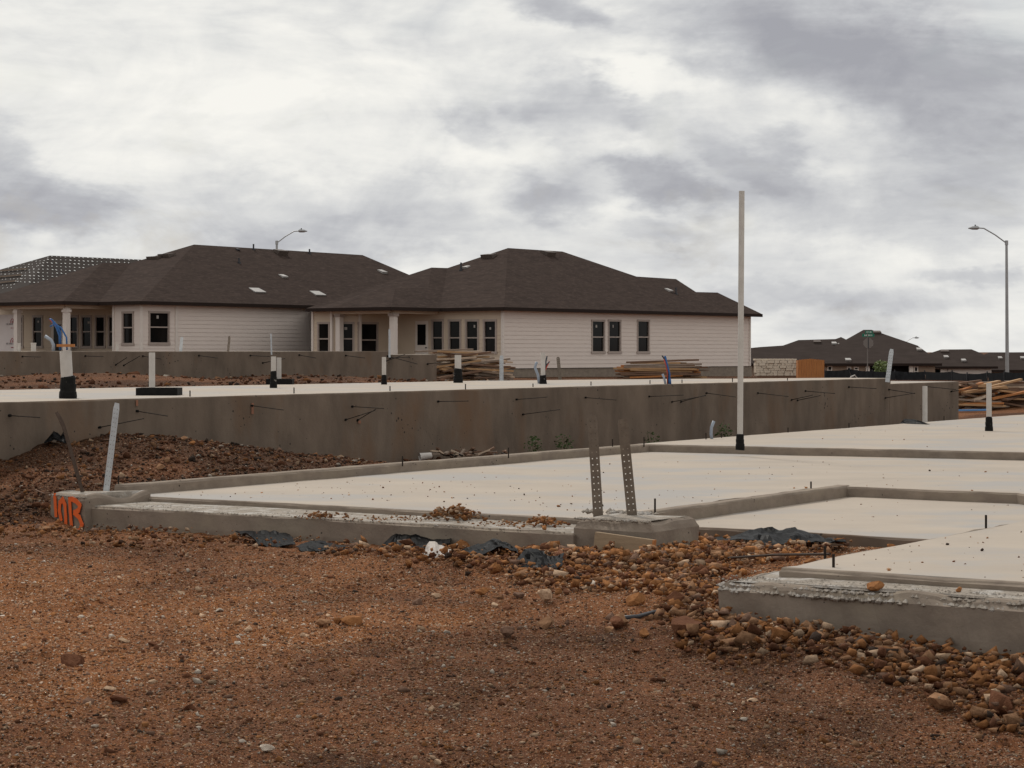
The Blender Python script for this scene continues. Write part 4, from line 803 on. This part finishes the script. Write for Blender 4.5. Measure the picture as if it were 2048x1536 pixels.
for px, y0, w_, mt_, lab in ((38, 686, 6, 'pvc', 'short white pipe stub on the far slab by the wrapped wall'), (67, 685, 10, 'pvc', 'stubby white pipe on the far slab by the porch window'), (234.5, 687, 5, 'pvc', 'thin white pipe on the far slab beside the bay corner')):
    Yq = 45; b = D(px, 703, Yq); b.z = Z3-.005; k = Yq/FPX; o = thing('pipe_stub', b, lab, 'pipe', 'plumbing pipes standing on the slabs'); mb = MB(); mb.tube([b-UP*.02, b+UP*(702-y0)*k], w_*k/2, 12); mb.tube([b+UP*(702-y0)*k*.88, b+UP*((702-y0)*k+.004)], w_*k/2*1.12, 12); mb.build('pipe', mt_, o, smooth=False)
# ------------------------------------------------------------------ perforated hold-down straps
def strap(base, top, w, face, label, mt, bend=0, rows=None, name='hold_down_strap', group='perforated metal straps set in the slabs'):
    base, top = Vector(base), Vector(top); d = (top-base); Ln = d.length; d.normalize(); x = d.cross(Vector(face)).normalized(); n = x.cross(d).normalized(); o = thing(name, base, label, 'strap', group)
    hw = w/2; hs = w*.058; cols = [-hw, -hw*.45-hs, -hw*.45+hs, hw*.45-hs, hw*.45+hs, hw]; rws = [-.06]; sp = w*.62; y = Ln*.05; k = 0; holes = []
    while y < Ln-.02: rws += [y-hs, y+hs]; holes.append((y, k)); y += sp; k += 1
    rws.append(Ln); mb = MB()
    def pt(c, r_, f): return base+x*cols[c]*(1 if rws[r_] < Ln-.001 or abs(cols[c]) < hw else .7)+d*rws[r_]+n*(f*.0016)+n*(bend*max(0, rws[r_]-Ln*.75)**2)
    nc, nr = len(cols), len(rws)
    for f in (1, -1):
        k0 = len(mb.v); mb.v += [tuple(pt(c, r_, f)) for r_ in range(nr) for c in range(nc)]
        for r_ in range(nr-1):
            for c in range(nc-1):
                if r_ % 2 == 1 and c in (1, 3): continue
                q = (k0+r_*nc+c, k0+r_*nc+c+1, k0+(r_+1)*nc+c+1, k0+(r_+1)*nc+c); mb.f.append(q if f > 0 else q[::-1])
    N = nr*nc
    for r_ in range(nr-1):
        for c in (0, nc-1): a_ = r_*nc+c; mb.f.append((a_, a_+nc, N+a_+nc, N+a_))
    mb.build('strap_plate', mt, o); return o
def fat(px, py, Y): return D(px, py, Y)
Ys = 16.05
strap(D(1196, 1026, Ys), D(1184, 829, Ys-.1), .078, (.15, -1, 0), 'dull perforated metal strap, left of the pair on the near block', 'dull_galvanised')
strap(D(1264, 1030, Ys-.1), D(1245, 838, Ys-.25), .078, (.05, -1, 0), 'perforated metal strap leaning left, right of the pair on the near block', 'dull_galvanised')
strap(D(213, 978, 18.9), D(234, 806, 18.8), .066, (-.45, -1, .2), 'bright galvanised perforated strap leaning right on the orange-numbered corner block', 'galvanised')
strap(D(165, 984, 18.75), D(119, 823, 18.6), .060, (1, -.30, 0), 'rusty strap seen edge on, bent over, on the orange-numbered corner block', 'rust_strap', bend=-.9)
for px, y0, y1, w_, ln_, fc, mt_, lab in ((1003, 711, 759, 8, 0, (.2, -1, 0), 'galvanised', 'upright grey strap at the far edge of the middle slab, by the house corner'), (1120, 714, 758, 7, -4, (.3, -1, 0), 'dull_galvanised', 'grey strap leaning left on the far edge of the middle slab'), (1775.5, 698, 758, 9, 8, (.1, -1, .2), 'galvanised', 'bright strap leaning right at the right end of the middle slab')):
    b = P(px, y1, Z2); k = b.y/FPX; strap(b, b+UP*(y1-y0)*k+Vector((ln_*k, 0, 0)), w_*k, fc, lab, mt_)
for px, y0, w_, ln_, mt_, lab in ((361, 674, 6, 3, 'galvanised', 'pale strap on the far slab in front of the siding at left'), (456, 672, 4.5, 3, 'dull_galvanised', 'thin grey strap on the far slab before the long siding wall'), (543, 667, 3, -1, 'galvanised', 'faint white strap on the far slab left of the right house'), (779, 658, 4, 0, 'galvanised', 'tall white strap at the step end of the far slab')):
    Yq = 48; b = D(px, 703, Yq); k = Yq/FPX; b.z = Z3-.02 if px < 775 else pb.z; strap(b, D(px+ln_, y0, Yq), w_*k, (.2, -1, 0), lab, mt_)
# ------------------------------------------------------------------ stones
PAL = {'orange': (.325, .148, .060), 'tan': (.33, .185, .103), 'pale': (.52, .365, .245), 'brown': (.165, .074, .041), 'grey': (.19, .115, .080), 'white': (.54, .47, .39), 'dark': (.065, .046, .036)}
PK = list(PAL); PC = np.array([PAL[k] for k in PK])
def ico(sub):
    import bmesh
    bm = bmesh.new(); bmesh.ops.create_icosphere(bm, subdivisions=sub, radius=1); v = np.array([x.co[:] for x in bm.verts]); f = np.array([[q.index for q in p.verts] for p in bm.faces]); bm.free(); return v, f
V1_, F1_ = ico(1); V2_, F2_ = ico(2)
def rock_shape(V, amp, seed, lo=.45, hi=.8):
    r = np.random.default_rng(seed); v = V.copy()
    for _ in range(11):                                      # chop with random planes to get facets
        n = r.normal(size=3); n /= np.linalg.norm(n); d = r.uniform(lo, hi); s = v@n; k = s > d; v[k] -= np.outer(s[k]-d, n)
    v *= 1+amp*r.uniform(-1, 1, (len(v), 1)); return v
SH1 = [rock_shape(V1_, .34, 100+i) for i in range(24)]
def rotm(n, r):
    a = r.normal(size=(n, 4)); a /= np.linalg.norm(a, axis=1, keepdims=True); w, x, y, z = a.T
    return np.stack([np.stack([1-2*(y*y+z*z), 2*(x*y-z*w), 2*(x*z+y*w)], -1), np.stack([2*(x*y+z*w), 1-2*(x*x+z*z), 2*(y*z-x*w)], -1), np.stack([2*(x*z-y*w), 2*(y*z+x*w), 1-2*(x*x+y*y)], -1)], 1)
OCT = np.array([(1, 0, 0), (-1, 0, 0), (0, 1, 0), (0, -1, 0), (0, 0, 1), (0, 0, -1)], float); OCTF = np.array([(0, 2, 4), (2, 1, 4), (1, 3, 4), (3, 0, 4), (2, 0, 5), (1, 2, 5), (3, 1, 5), (0, 3, 5)])
SH0 = [OCT*rng.uniform(.6, 1.25, (6, 1))+rng.uniform(-.25, .25, (6, 3)) for _ in range(24)]
def rubble(name, x, y, z, rad, wts, label, sink=.35, seed=1, SH1=SH1, F1_=F1_):
    """many stones in one mesh, each with its own facets, turn and colour"""
    r = np.random.default_rng(seed); n = len(x); ci = r.choice(len(PK), n, p=np.array(wts)/sum(wts)); col = PC[ci]*r.uniform(.72, 1.2, (n, 1))*np.interp(soil_at(x, y), [0, .25, .6, 1.35], [1.28, 1.08, .80, .58])[:, None]     # dusty where dry, muddy where damp
    sh = np.stack(SH1)[r.integers(0, len(SH1), n)]; scl = rad[:, None]*np.stack([r.uniform(.8, 1.25, n), r.uniform(.75, 1.2, n), r.uniform(.55, .95, n)], -1)
    v = np.einsum('nij,nkj->nki', rotm(n, r), sh*np.stack([np.ones(n), r.uniform(.7, 1, n), r.uniform(.6, .95, n)], -1)[:, None, :])*scl[:, None, :]; v += np.stack([x, y, z+rad*(1-2*sink)*.7], -1)[:, None, :]
    nv = v.shape[1]; f = (F1_[None]+(np.arange(n)*nv)[:, None, None]).reshape(-1, 3); me = bpy.data.meshes.new(name)
    me.vertices.add(n*nv); me.vertices.foreach_set('co', v.ravel()); me.loops.add(f.size); me.loops.foreach_set('vertex_index', f.ravel().astype(np.int32)); me.polygons.add(len(f)); me.polygons.foreach_set('loop_start', np.arange(0, f.size, 3)); me.update()
    ca = me.color_attributes.new('Col', 'FLOAT_COLOR', 'POINT'); ca.data.foreach_set('color', np.concatenate([np.repeat(col, nv, 0), np.ones((n*nv, 1))], 1).ravel()); me.materials.append(M['stone'])
    o = bpy.data.objects.new(name, me); C.objects.link(o); return tag(o, label, 'gravel', kind='stuff')
def suv(n, u0, u1, v0, v1, r): u = r.uniform(u0, u1, n); v = r.uniform(v0, v1, n); return O.x+RV.x*u+FV.x*v, O.y+RV.y*u+FV.y*v
def lognorm(n, r, m, s, lo, hi): return np.clip(np.exp(r.normal(math.log(m), s, n)), lo, hi)
r = np.random.default_rng(5)
def keep(x, y, rects): return ~inside(x, y, rects)
FOOT = [(-3.84, 8.1, 3.4, 14), (-.72, .0, 10, 5.25), (.82, 4.9, 10.5, 14), (9.6, -.2, 30, 14), (-.72, 5.2, 0, 6.0), (-.80, -.24, 0, .38)]
#        orange tan pale brown grey white dark
n = 42000; yy = np.sqrt(r.uniform(6.7**2, 16.2**2, n)); xx = r.uniform(-1, 1, n)*(.255*yy+.25); m = (1.5*fbm(xx*1.3+3, yy*.8, 4)+r.uniform(-.6, .8, n) > -.15) & keep(xx, yy, FOOT); xx, yy = xx[m], yy[m]
rubble('gravel', xx, yy, terrain(xx, yy), lognorm(len(xx), r, .0070, .52, .0033, .030), [.17, .21, .17, .22, .13, .06, .04], 'fine tan and brown gravel strewn over the foreground dirt', .4, 1)
n = 125000; yy = 6.7+9.6*r.random(n)**.85; xx = r.uniform(-1, 1, n)*(.255*yy+.25); m = (1.2*fbm(xx*1.9+8, yy*1.2+4, 4)+r.uniform(-.7, .9, n) > -.2) & keep(xx, yy, FOOT); xx, yy = xx[m], yy[m]
rubble('grit', xx, yy, terrain(xx, yy), lognorm(len(xx), r, .0052, .38, .0028, .011), [.20, .20, .15, .24, .10, .06, .05], 'coarse sandy grit covering the foreground dirt', .35, 21, SH0, OCTF)
HEAP = [(640, 1104), (880, 1120), (1000, 1150), (1140, 1195), (1290, 1206), (1330, 1265), (1420, 1312), (1700, 1338), (2090, 1445), (2090, 1290), (1480, 1225), (1470, 1150), (1690, 1104), (1560, 1108), (1440, 1096), (1395, 1086), (1320, 1096), (1180, 1094), (1120, 1082), (1000, 1092), (820, 1108), (640, 1096)]
def inpoly(x, y, poly):
    m = np.zeros(x.shape, bool); k = len(poly)
    for a in range(k):
        (x1, y1), (x2, y2) = poly[a], poly[(a+1) % k]; m ^= ((y1 > y) != (y2 > y)) & (x < (x2-x1)*(y-y1)/(y2-y1+1e-9)+x1)
    return m
x, y = suv(105000, -6.2, .8, 1.5, 11, r); px_ = CX+FPX*x/y; py_ = HY+FPX*1.5/y
m = inpoly(px_+r.normal(0, 14, len(x)), py_+r.normal(0, 9, len(x)), HEAP) & keep(x, y, FOOT) & (fbm(x*2.2, y*2.2, 3)+r.uniform(-.5, 1.1, len(x)) > .05); x, y = x[m], y[m]
X_, Y_, R0 = x, y, lognorm(len(x), r, .0165, .55, .006, .055)
x, y = suv(1500, -2.4, -.6, -1.2, 3.0, r); m = keep(x, y, FOOT); X_ = np.concatenate([X_, x[m]]); Y_ = np.concatenate([Y_, y[m]]); R0 = np.concatenate([R0, lognorm(m.sum(), r, .013, .5, .006, .04)])
print('rubble stones', len(X_))
TZ = terrain(X_, Y_)+r.uniform(0, .055, len(X_)); k = r.random(len(X_)) < .4
rubble('rubble', X_[k], Y_[k], TZ[k], R0[k], [.34, .27, .06, .21, .09, .01, .02], 'heaped limestone rubble along the near slab edges', .3, 2)
rubble('rubble', X_[~k], Y_[~k], TZ[~k], R0[~k]*1.12, [.36, .27, .06, .21, .08, .0, .02], 'sharp broken caliche mixed through the rubble along the near slab', .3, 23, SH0, OCTF)
x, y = suv(9000, -3.5, 9, V2+.08, -.08, r); m = keep(x, y, FOOT); x, y = x[m], y[m]
rubble('rubble', x, y, terrain(x, y), lognorm(len(x), r, .0165, .5, .008, .06), [.07, .09, .05, .46, .13, .02, .18], 'dark stony spoil heap in the gap between near and middle slab', .3, 3)
x, y = suv(16000, -3.5, 9, V2+.05, -.08, r); m = keep(x, y, FOOT); x, y = x[m], y[m]
rubble('grit', x, y, terrain(x, y), lognorm(len(x), r, .010, .4, .005, .02), [.06, .10, .06, .45, .12, .03, .18], 'crumbly dark soil covering the spoil heap between the slabs', .35, 22, SH0, OCTF)
x = r.uniform(-14, 0, 4200); y = r.uniform(27, 53, 4200); m = inside(x, y, [(-6, V3+.1, 40, -7.7)]); x, y = x[m], y[m]
rubble('rubble', x, y, terrain(x, y), lognorm(len(x), r, .030, .5, .015, .10), [.06, .08, .03, .55, .08, .01, .19], 'dark reddish spoil bank behind the middle slab', .3, 4)
PX, PY, PZ, PR = [], [], [], []
for px, py, sp, hh, n, mr in ((640, 1034, 46, .035, 110, .015), (910, 1037, 62, .09, 190, .022), (790, 1038, 110, .015, 90, .012), (1085, 1051, 45, .065, 150, .019), (1000, 1048, 60, .015, 70, .012)):
    for k in range(n):
        a = r.normal()*.45; q = P(px+a*sp, py+r.normal()*3, .16); PX.append(q.x); PY.append(q.y); PZ.append(.155+abs(r.normal())*.2*hh+max(0, (1-abs(a)))*hh*r.random()); PR.append(mr*r.uniform(.5, 1.5))
rubble('spilled_stones', *map(np.array, (PX, PY, PZ, PR)), [.55, .25, .1, .1, 0, 0, 0], 'orange stones spilled on the door ledge of the near slab', .3, 6)
u = np.concatenate([r.uniform(.1, 9, 120), r.uniform(.2, 3, 120), r.uniform(-3.3, 0, 90), r.uniform(10.5, 20, 40)]); v = np.concatenate([r.uniform(.3, 7, 120), r.uniform(.4, 5, 120), r.uniform(8.4, 10.5, 90), r.uniform(.5, 6, 40)]); zz = np.where(v > 8.3, U0, np.where(u > 10.4, U0, np.where((v > 5.2) & (u < 4.7), P0, G0)))
m = ~((u < .9) & (v > 5.2) & (v < 8.3)); u, v, zz = u[m], v[m], zz[m]
rubble('grit', O.x+RV.x*u+FV.x*v, O.y+RV.y*u+FV.y*v, zz, lognorm(len(u), r, .008, .4, .004, .02), [.2, .1, .1, .3, .1, 0, .2], 'loose grit scattered on the near slab floor', .3, 8)
# single rocks: shared meshes, each one its own object
RM = {}
def rock_mesh(kind, i):
    if (kind, i) in RM: return RM[kind, i]
    v = rock_shape(V2_, .045, 300+i*7, .34, .72); me = bpy.data.meshes.new('rock'); me.from_pydata(v.tolist(), [], F2_.tolist()); rr = np.random.default_rng(i); c = np.array(PAL[kind])*rr.uniform(.8, 1.15)
    ca = me.color_attributes.new('Col', 'FLOAT_COLOR', 'POINT'); ca.data.foreach_set('color', np.tile([*c, 1], len(v)).astype(np.float32)); me.materials.append(M['stone']); RM[kind, i] = me; return me
rk = random.Random(4)
def rock(p, s, kind, label, group=None, flat=.75, name='rock'):
    o = bpy.data.objects.new(name, rock_mesh(kind, rk.randrange(5))); C.objects.link(o); o.location = p; o.scale = (s*rk.uniform(.95, 1.25), s*rk.uniform(.8, 1.1), s*flat*rk.uniform(.85, 1.1)); o.rotation_euler = (rk.uniform(-.3, .3), rk.uniform(-.3, .3), rk.uniform(0, 6.28))
    return tag(o, label, 'rock', group)
def gpx(px, py, lift=0.0):                                   # where the pixel's ray meets the ground
    d = ray(px, py); t = 5.0
    ts = np.linspace(5, 60, 900); z = CZ+d.z*ts; tz = terrain(d.x*ts, ts); k = np.argmax(z < tz); return Vector((d.x*ts[k], ts[k], float(tz[k])+lift))
for px, py, s, kind, lab, fl in [(150, 1335, .070, 'brown', 'brown rock lying alone at the left of the foreground', .7), (235, 1412, .042, 'brown', 'small brown rock near the bottom left', .8), (712, 1247, .085, 'orange', 'flat orange rock in the middle of the foreground dirt', .45), (922, 1106, .10, 'orange', 'large orange clod against the door ledge of the near slab', .9),
                             (1428, 1294, .055, 'brown', 'blocky brown rock in front of the crumbled slab corner', .75), (1722, 1300, .070, 'dark', 'dark grey rock in the rubble below the near slab', .75), (1880, 1412, .075, 'tan', 'tan rock right of centre at the bottom right', .7), (1990, 1432, .085, 'brown', 'large brown rock near the bottom right corner', .85), (1965, 1452, .055, 'tan', 'tan rock beside the large brown one at bottom right', .8),
                             (1375, 1268, .135, 'brown', 'long brown clod left of the crumbled slab corner', .6), (1345, 1212, .10, 'brown', 'big brown clod behind the long one left of the slab corner', .7), (1100, 1140, .055, 'grey', 'grey rock lying on the black plastic bundle', .7), (1060, 1098, .05, 'orange', 'orange rock right of the twisted black plastic', .7), (1395, 1128, .055, 'orange', 'orange rock between the near block and the porch plastic', .8),
                             (1560, 1275, .045, 'pale', 'pale rock in the rubble heap below the slab corner', .8), (1635, 1262, .045, 'orange', 'orange rock leaning in the rubble below the slab corner', .9), (1505, 1405, .03, 'pale', 'pale flat stone alone in the right foreground', .5), (495, 1265, .035, 'pale', 'pale flat stone in the left foreground', .5)]:
    rock(gpx(px, py, s*fl*.45), s, kind, lab, flat=fl)
rock(P(1752, 1180, .25)+UP*.026, .055, 'orange', 'rough orange rock resting on the near slab ledge', flat=.7); rock(P(1918, 1186, .25)+UP*.02, .026, 'orange', 'small orange stone on the near slab ledge at right', flat=.8)
q = P(910, 1038, .155); rock(q+UP*.06, .045, 'orange', 'orange rock topping the spilled stones on the door ledge', flat=.8); q = P(1085, 1050, .155); rock(q+UP*.04, .05, 'orange', 'orange clod on the door ledge beside the near block', flat=.6)
rock(D(438, 763, 44)+UP*0, .16, 'tan', 'round tan boulder on the spoil bank behind the middle slab', flat=.9); rock(D(265, 752, 41), .20, 'brown', 'brown clod on the spoil bank behind the thin white pipe', flat=.7)
zones = [(26, (-1.5, -.75, 3.8, 6.4)), (34, (-4.6, -3.7, 7.4, 10.0)), (34, (-3.3, .6, 6.2, 8.1)), (14, (-5.2, -3.3, 6.2, 8.0)), (22, (-2.5, 6, V2+.2, -.3)), (10, (-2, -.8, -1.6, .8))]
lbs = ['loose rock in the rubble strip before the door ledge', 'loose rock in the rubble heap below the front room slab', 'loose rock in the rubble pocket before the porch', 'loose rock on the low mound left of the slab corner', 'loose stone on the spoil heap between the slabs', 'loose rock beside the orange-numbered block']
for (n, a), lab in zip(zones, lbs):
    for k in range(n):
        x, y = suv(1, *a, r)
        if keep(x, y, FOOT)[0]: s = float(lognorm(1, r, .040, .3, .026, .07)[0]); rock((float(x[0]), float(y[0]), float(terrain(x, y)[0])+s*.45), s, (kd := rk.choice(['orange', 'tan', 'tan', 'pale', 'brown', 'grey'])), lab.replace('loose', 'loose '+kd), lab.replace('loose ', '')+' group')
n = 26
for k in range(n):
    y = rk.uniform(7.4, 13.5); x = rk.uniform(-.24, .24)*y
    if keep(np.array([x]), np.array([y]), FOOT)[0]: s = rk.uniform(.02, .036); rock((x, y, ground_at(x, y)+s*.3), s, (kd := rk.choice(['tan', 'pale', 'pale', 'brown', 'white'])), 'scattered '+kd+' stone lying on the open foreground dirt', 'scattered foreground stones', flat=.6)
# ------------------------------------------------------------------ debris
def sheet(name, top, bot, Yt, Yb, mt, amp, label, nx=26, ny=7, seed=1, cat='plastic sheet', fold=6):
    def lerp(pts, t): t *= len(pts)-1; i = min(int(t), len(pts)-2); f = t-i; return [pts[i][j]+(pts[i+1][j]-pts[i][j])*f for j in (0, 1)]
    base = None; mb = MB(); r_ = np.random.default_rng(seed)
    for j in range(ny+1):
        for i in range(nx+1):
            a = lerp(top, i/nx); b = lerp(bot, i/nx); f = j/ny; Yt_ = Yt[0]+(Yt[1]-Yt[0])*i/nx; Yb_ = Yb[0]+(Yb[1]-Yb[0])*i/nx
            p = D(*a, Yt_)*(1-f)+D(*b, Yb_)*f; w = float(fbm(np.array([i*.30*fold/6+seed*3.]), np.array([j*.5+seed]), 3)[0]); w2 = float(fbm(np.array([i*.9+seed]), np.array([j*1.1]), 2)[0])
            mb.v.append(tuple(p+Vector((w2*.3*amp, -amp*abs(w)*1.6, amp*w*.6+amp*.25*w2+(.035 if Yt[0] < 18 else 0)))))
    for j in range(ny):
        for i in range(nx): k = j*(nx+1)+i; mb.f.append((k, k+1, k+nx+2, k+nx+1))
    c = Vector(mb.v[ny*(nx+1)+nx//2]); o = mb.build(name, mt, org=c); md = o.modifiers.new('thickness', 'SOLIDIFY'); md.thickness = .004; return tag(o, label, cat)
sheet('plastic_sheet', [(470, 1072), (512, 1071), (540, 1070), (580, 1078)], [(500, 1080), (520, 1099), (548, 1104), (592, 1098)], (17.3, 17.0), (16.7, 16.4), 'black_plastic', .03, 'black plastic drooping from under the left half of the door ledge', seed=2)
sheet('plastic_sheet', [(592, 1100), (625, 1090), (660, 1095), (700, 1104)], [(600, 1112), (630, 1113), (670, 1110), (700, 1108)], (16.4, 16.2), (16.0, 15.9), 'black_plastic', .03, 'flat black plastic scrap on the dirt below the door ledge', seed=3)
sheet('plastic_sheet', [(795, 1071), (810, 1066), (855, 1075), (905, 1082)], [(758, 1106), (800, 1108), (850, 1104), (900, 1096)], (16.75, 16.5), (16.2, 16.0), 'black_plastic', .03, 'blue black plastic sheet propped against the door ledge', seed=4)
sheet('plastic_sheet', [(910, 1118), (960, 1096), (990, 1088), (1035, 1108)], [(915, 1124), (965, 1118), (1000, 1102), (1035, 1112)], (15.6, 15.3), (15.2, 15.0), 'black_plastic', .035, 'twisted black plastic beside the orange clod', seed=5)
sheet('plastic_sheet', [(1030, 1130), (1050, 1109), (1078, 1112), (1100, 1125), (1126, 1120)], [(1026, 1148), (1050, 1152), (1075, 1150), (1100, 1152), (1124, 1146)], (14.6, 14.4), (14.1, 14.0), 'black_plastic', .05, 'crumpled black plastic bundle in the rubble before the near block', seed=6, nx=20)
sheet('plastic_sheet', [(1425, 1086), (1490, 1072), (1540, 1066), (1590, 1068), (1640, 1080), (1690, 1091)], [(1425, 1090), (1490, 1090), (1540, 1100), (1590, 1096), (1640, 1094), (1690, 1094)], (16.6, 15.9), (16.0, 15.4), 'black_plastic', .045, 'shiny black plastic sheet bulging below the porch edge', seed=7, nx=34)
sheet('plastic_sheet', [(92, 884), (108, 862), (122, 872), (131, 858)], [(90, 886), (108, 880), (122, 884), (136, 886)], (22.0, 22.0), (21.8, 21.8), 'black_plastic', .03, 'torn black plastic on the spoil heap against the middle slab', seed=8, nx=12)
sheet('plastic_sheet', [(1800, 848), (1808, 838), (1830, 840), (1856, 849)], [(1800, 849.5), (1815, 849.5), (1835, 850), (1862, 850.5)], (35.6, 35.0), (35.2, 34.6), 'black_plastic', .03, 'black plastic scrap on the near slab beside the slim pipe', seed=9, nx=14)
sheet('white_scrap', [(846, 1118), (858, 1092), (880, 1098), (902, 1108)], [(844, 1126), (862, 1120), (880, 1132), (896, 1124)], (15.9, 15.7), (15.4, 15.3), 'paper_scrap', .03, 'crumpled white plastic tub in the rubble by the orange clod', seed=10, nx=14, cat='scrap')
# plank leaning on the near block
pl0 = S(-.80, 5.4); a = onplane(1190, 1064, pl0, RV); b = onplane(1305, 1080, pl0, RV); d = (b-a); hv = Vector((0, 0, -.145))-RV*.03
pk = thing('plank', a+hv, 'short wooden plank leaning on the front of the near block', 'plank'); mb = MB(); mb.hull_prism([a, b, b+hv, a+hv], RV*.04); mb.build('board', 'plank_wood', pk)
dn = d.normalized(); mb = MB(); mb.hull_prism([b+dn*.001, b+dn*.012, b+hv+dn*.012, b+hv+dn*.001], RV*.039); mb.build('cut_end', 'wood_orange', pk)
def stick(pts, rad, mt, label, name='stick', cat='stick', lift=.01):
    q = [gpx(x, y, lift) for x, y in pts]; mb = MB(); mb.tube(q, rad, 7); return tag(mb.build(name, mt, org=q[0], smooth=True), label, cat)
q0 = gpx(1448, 1128, .03); q1 = P(1660, 1112, .31); mb = MB(); mb.tube([q0, (q0+q1)/2+UP*.015, q1+UP*.012], .008, 7); tag(mb.build('steel_rod', 'rust_bar', org=q0), 'thin rusty rod lying from the rubble onto the front room slab', 'rod')
stick([(1240, 1242), (1275, 1238), (1312, 1231)], .014, 'dark_metal', 'short dark stick on the dirt left of the rubble mound')
stick([(1325, 1146), (1352, 1164), (1378, 1182)], .010, 'rust_bar', 'rusty rod poking out of the rubble before the near block', 'steel_rod', 'rod', .03)
stick([(70, 990), (88, 996), (102, 997)], .006, 'wood_brown', 'thin twig left of the orange-numbered block', lift=.04)
# pieces in the gap between the slabs
c = D(848, 913, 26.9); pp = thing('pipe_offcut', c-UP*.05, 'grey white pipe offcut lying in the gap between the slabs', 'pipe'); mb = MB(); ax_ = Vector((.9, .35, .1)).normalized(); mb.tube([c-ax_*.06, c+ax_*.10], .052, 14, caps=False, r2=.04); mb.tube([c+ax_*.10, c-ax_*.06], .036, 14, caps=False, r2=.047); mb.build('pipe', 'pvc', pp, smooth=True)
c = D(940, 909, 27.6); dp = thing('debris_heap', c, 'small heap of broken wood and stones in the gap between the slabs', 'debris'); rr = random.Random(8)
for k in range(46):
    p = D(rr.uniform(868, 1012), 911-abs(rr.gauss(0, 5)), rr.uniform(27.2, 28.0)); dd = Vector((rr.uniform(-1, 1), rr.uniform(-.5, .5), rr.uniform(-.25, .45))).normalized()*rr.uniform(.03, .10); mb = MB(); mb.bar(p-dd, p+dd, rr.uniform(.02, .05), .02); mb.build('wood_piece', rr.choice(['wood_brown', 'wood_grey', 'wood_brown', 'steel_bar', 'wood_pale']), dp)
def weed(px, py, Y, h, w, n, label):
    o = bush(px, py, Y, h, w, n, label, 'leaf', name='weed', trunk=False); return o
for px, py, Yw, h, w, n, lab in ((1068, 901, 29.2, .17, .30, 70, 'low green weed at the foot of the middle slab, left one'), (1128, 897, 30.0, .14, .3, 70, 'low green weed right of the first one'), (1304, 884, 32.2, .17, .3, 60, 'sparse weed behind the near slab corner'), (1447, 872, 34.0, .18, .3, 70, 'green weed between the conduit and the tall pipe')):
    b = D(px, py, Yw); weed(px, py, Yw, h+max(0, b.z)+.05, w, n, lab)
# sprayed marks, on the tall wall of the middle slab and on the door ledge
for px, y0, y1, w_ in ((505, 806, 828, 7), (274, 800, 812, 6), (719, 841, 847, 8)):
    a = onplane(px, y0, S(0, V2+.012), FV); b = onplane(px, y1, S(0, V2+.012), FV); mb = MB(); mb.box(b, RV*w_/FPX*a.y*.5, FV*.002, UP*(a.z-b.z)); mb.build('paint_mark', 'paint_faint', mid_)
# ------------------------------------------------------------------ render settings
sc.render.engine = 'CYCLES'; sc.render.resolution_x = 1024; sc.render.resolution_y = 768; sc.cycles.max_bounces = 6
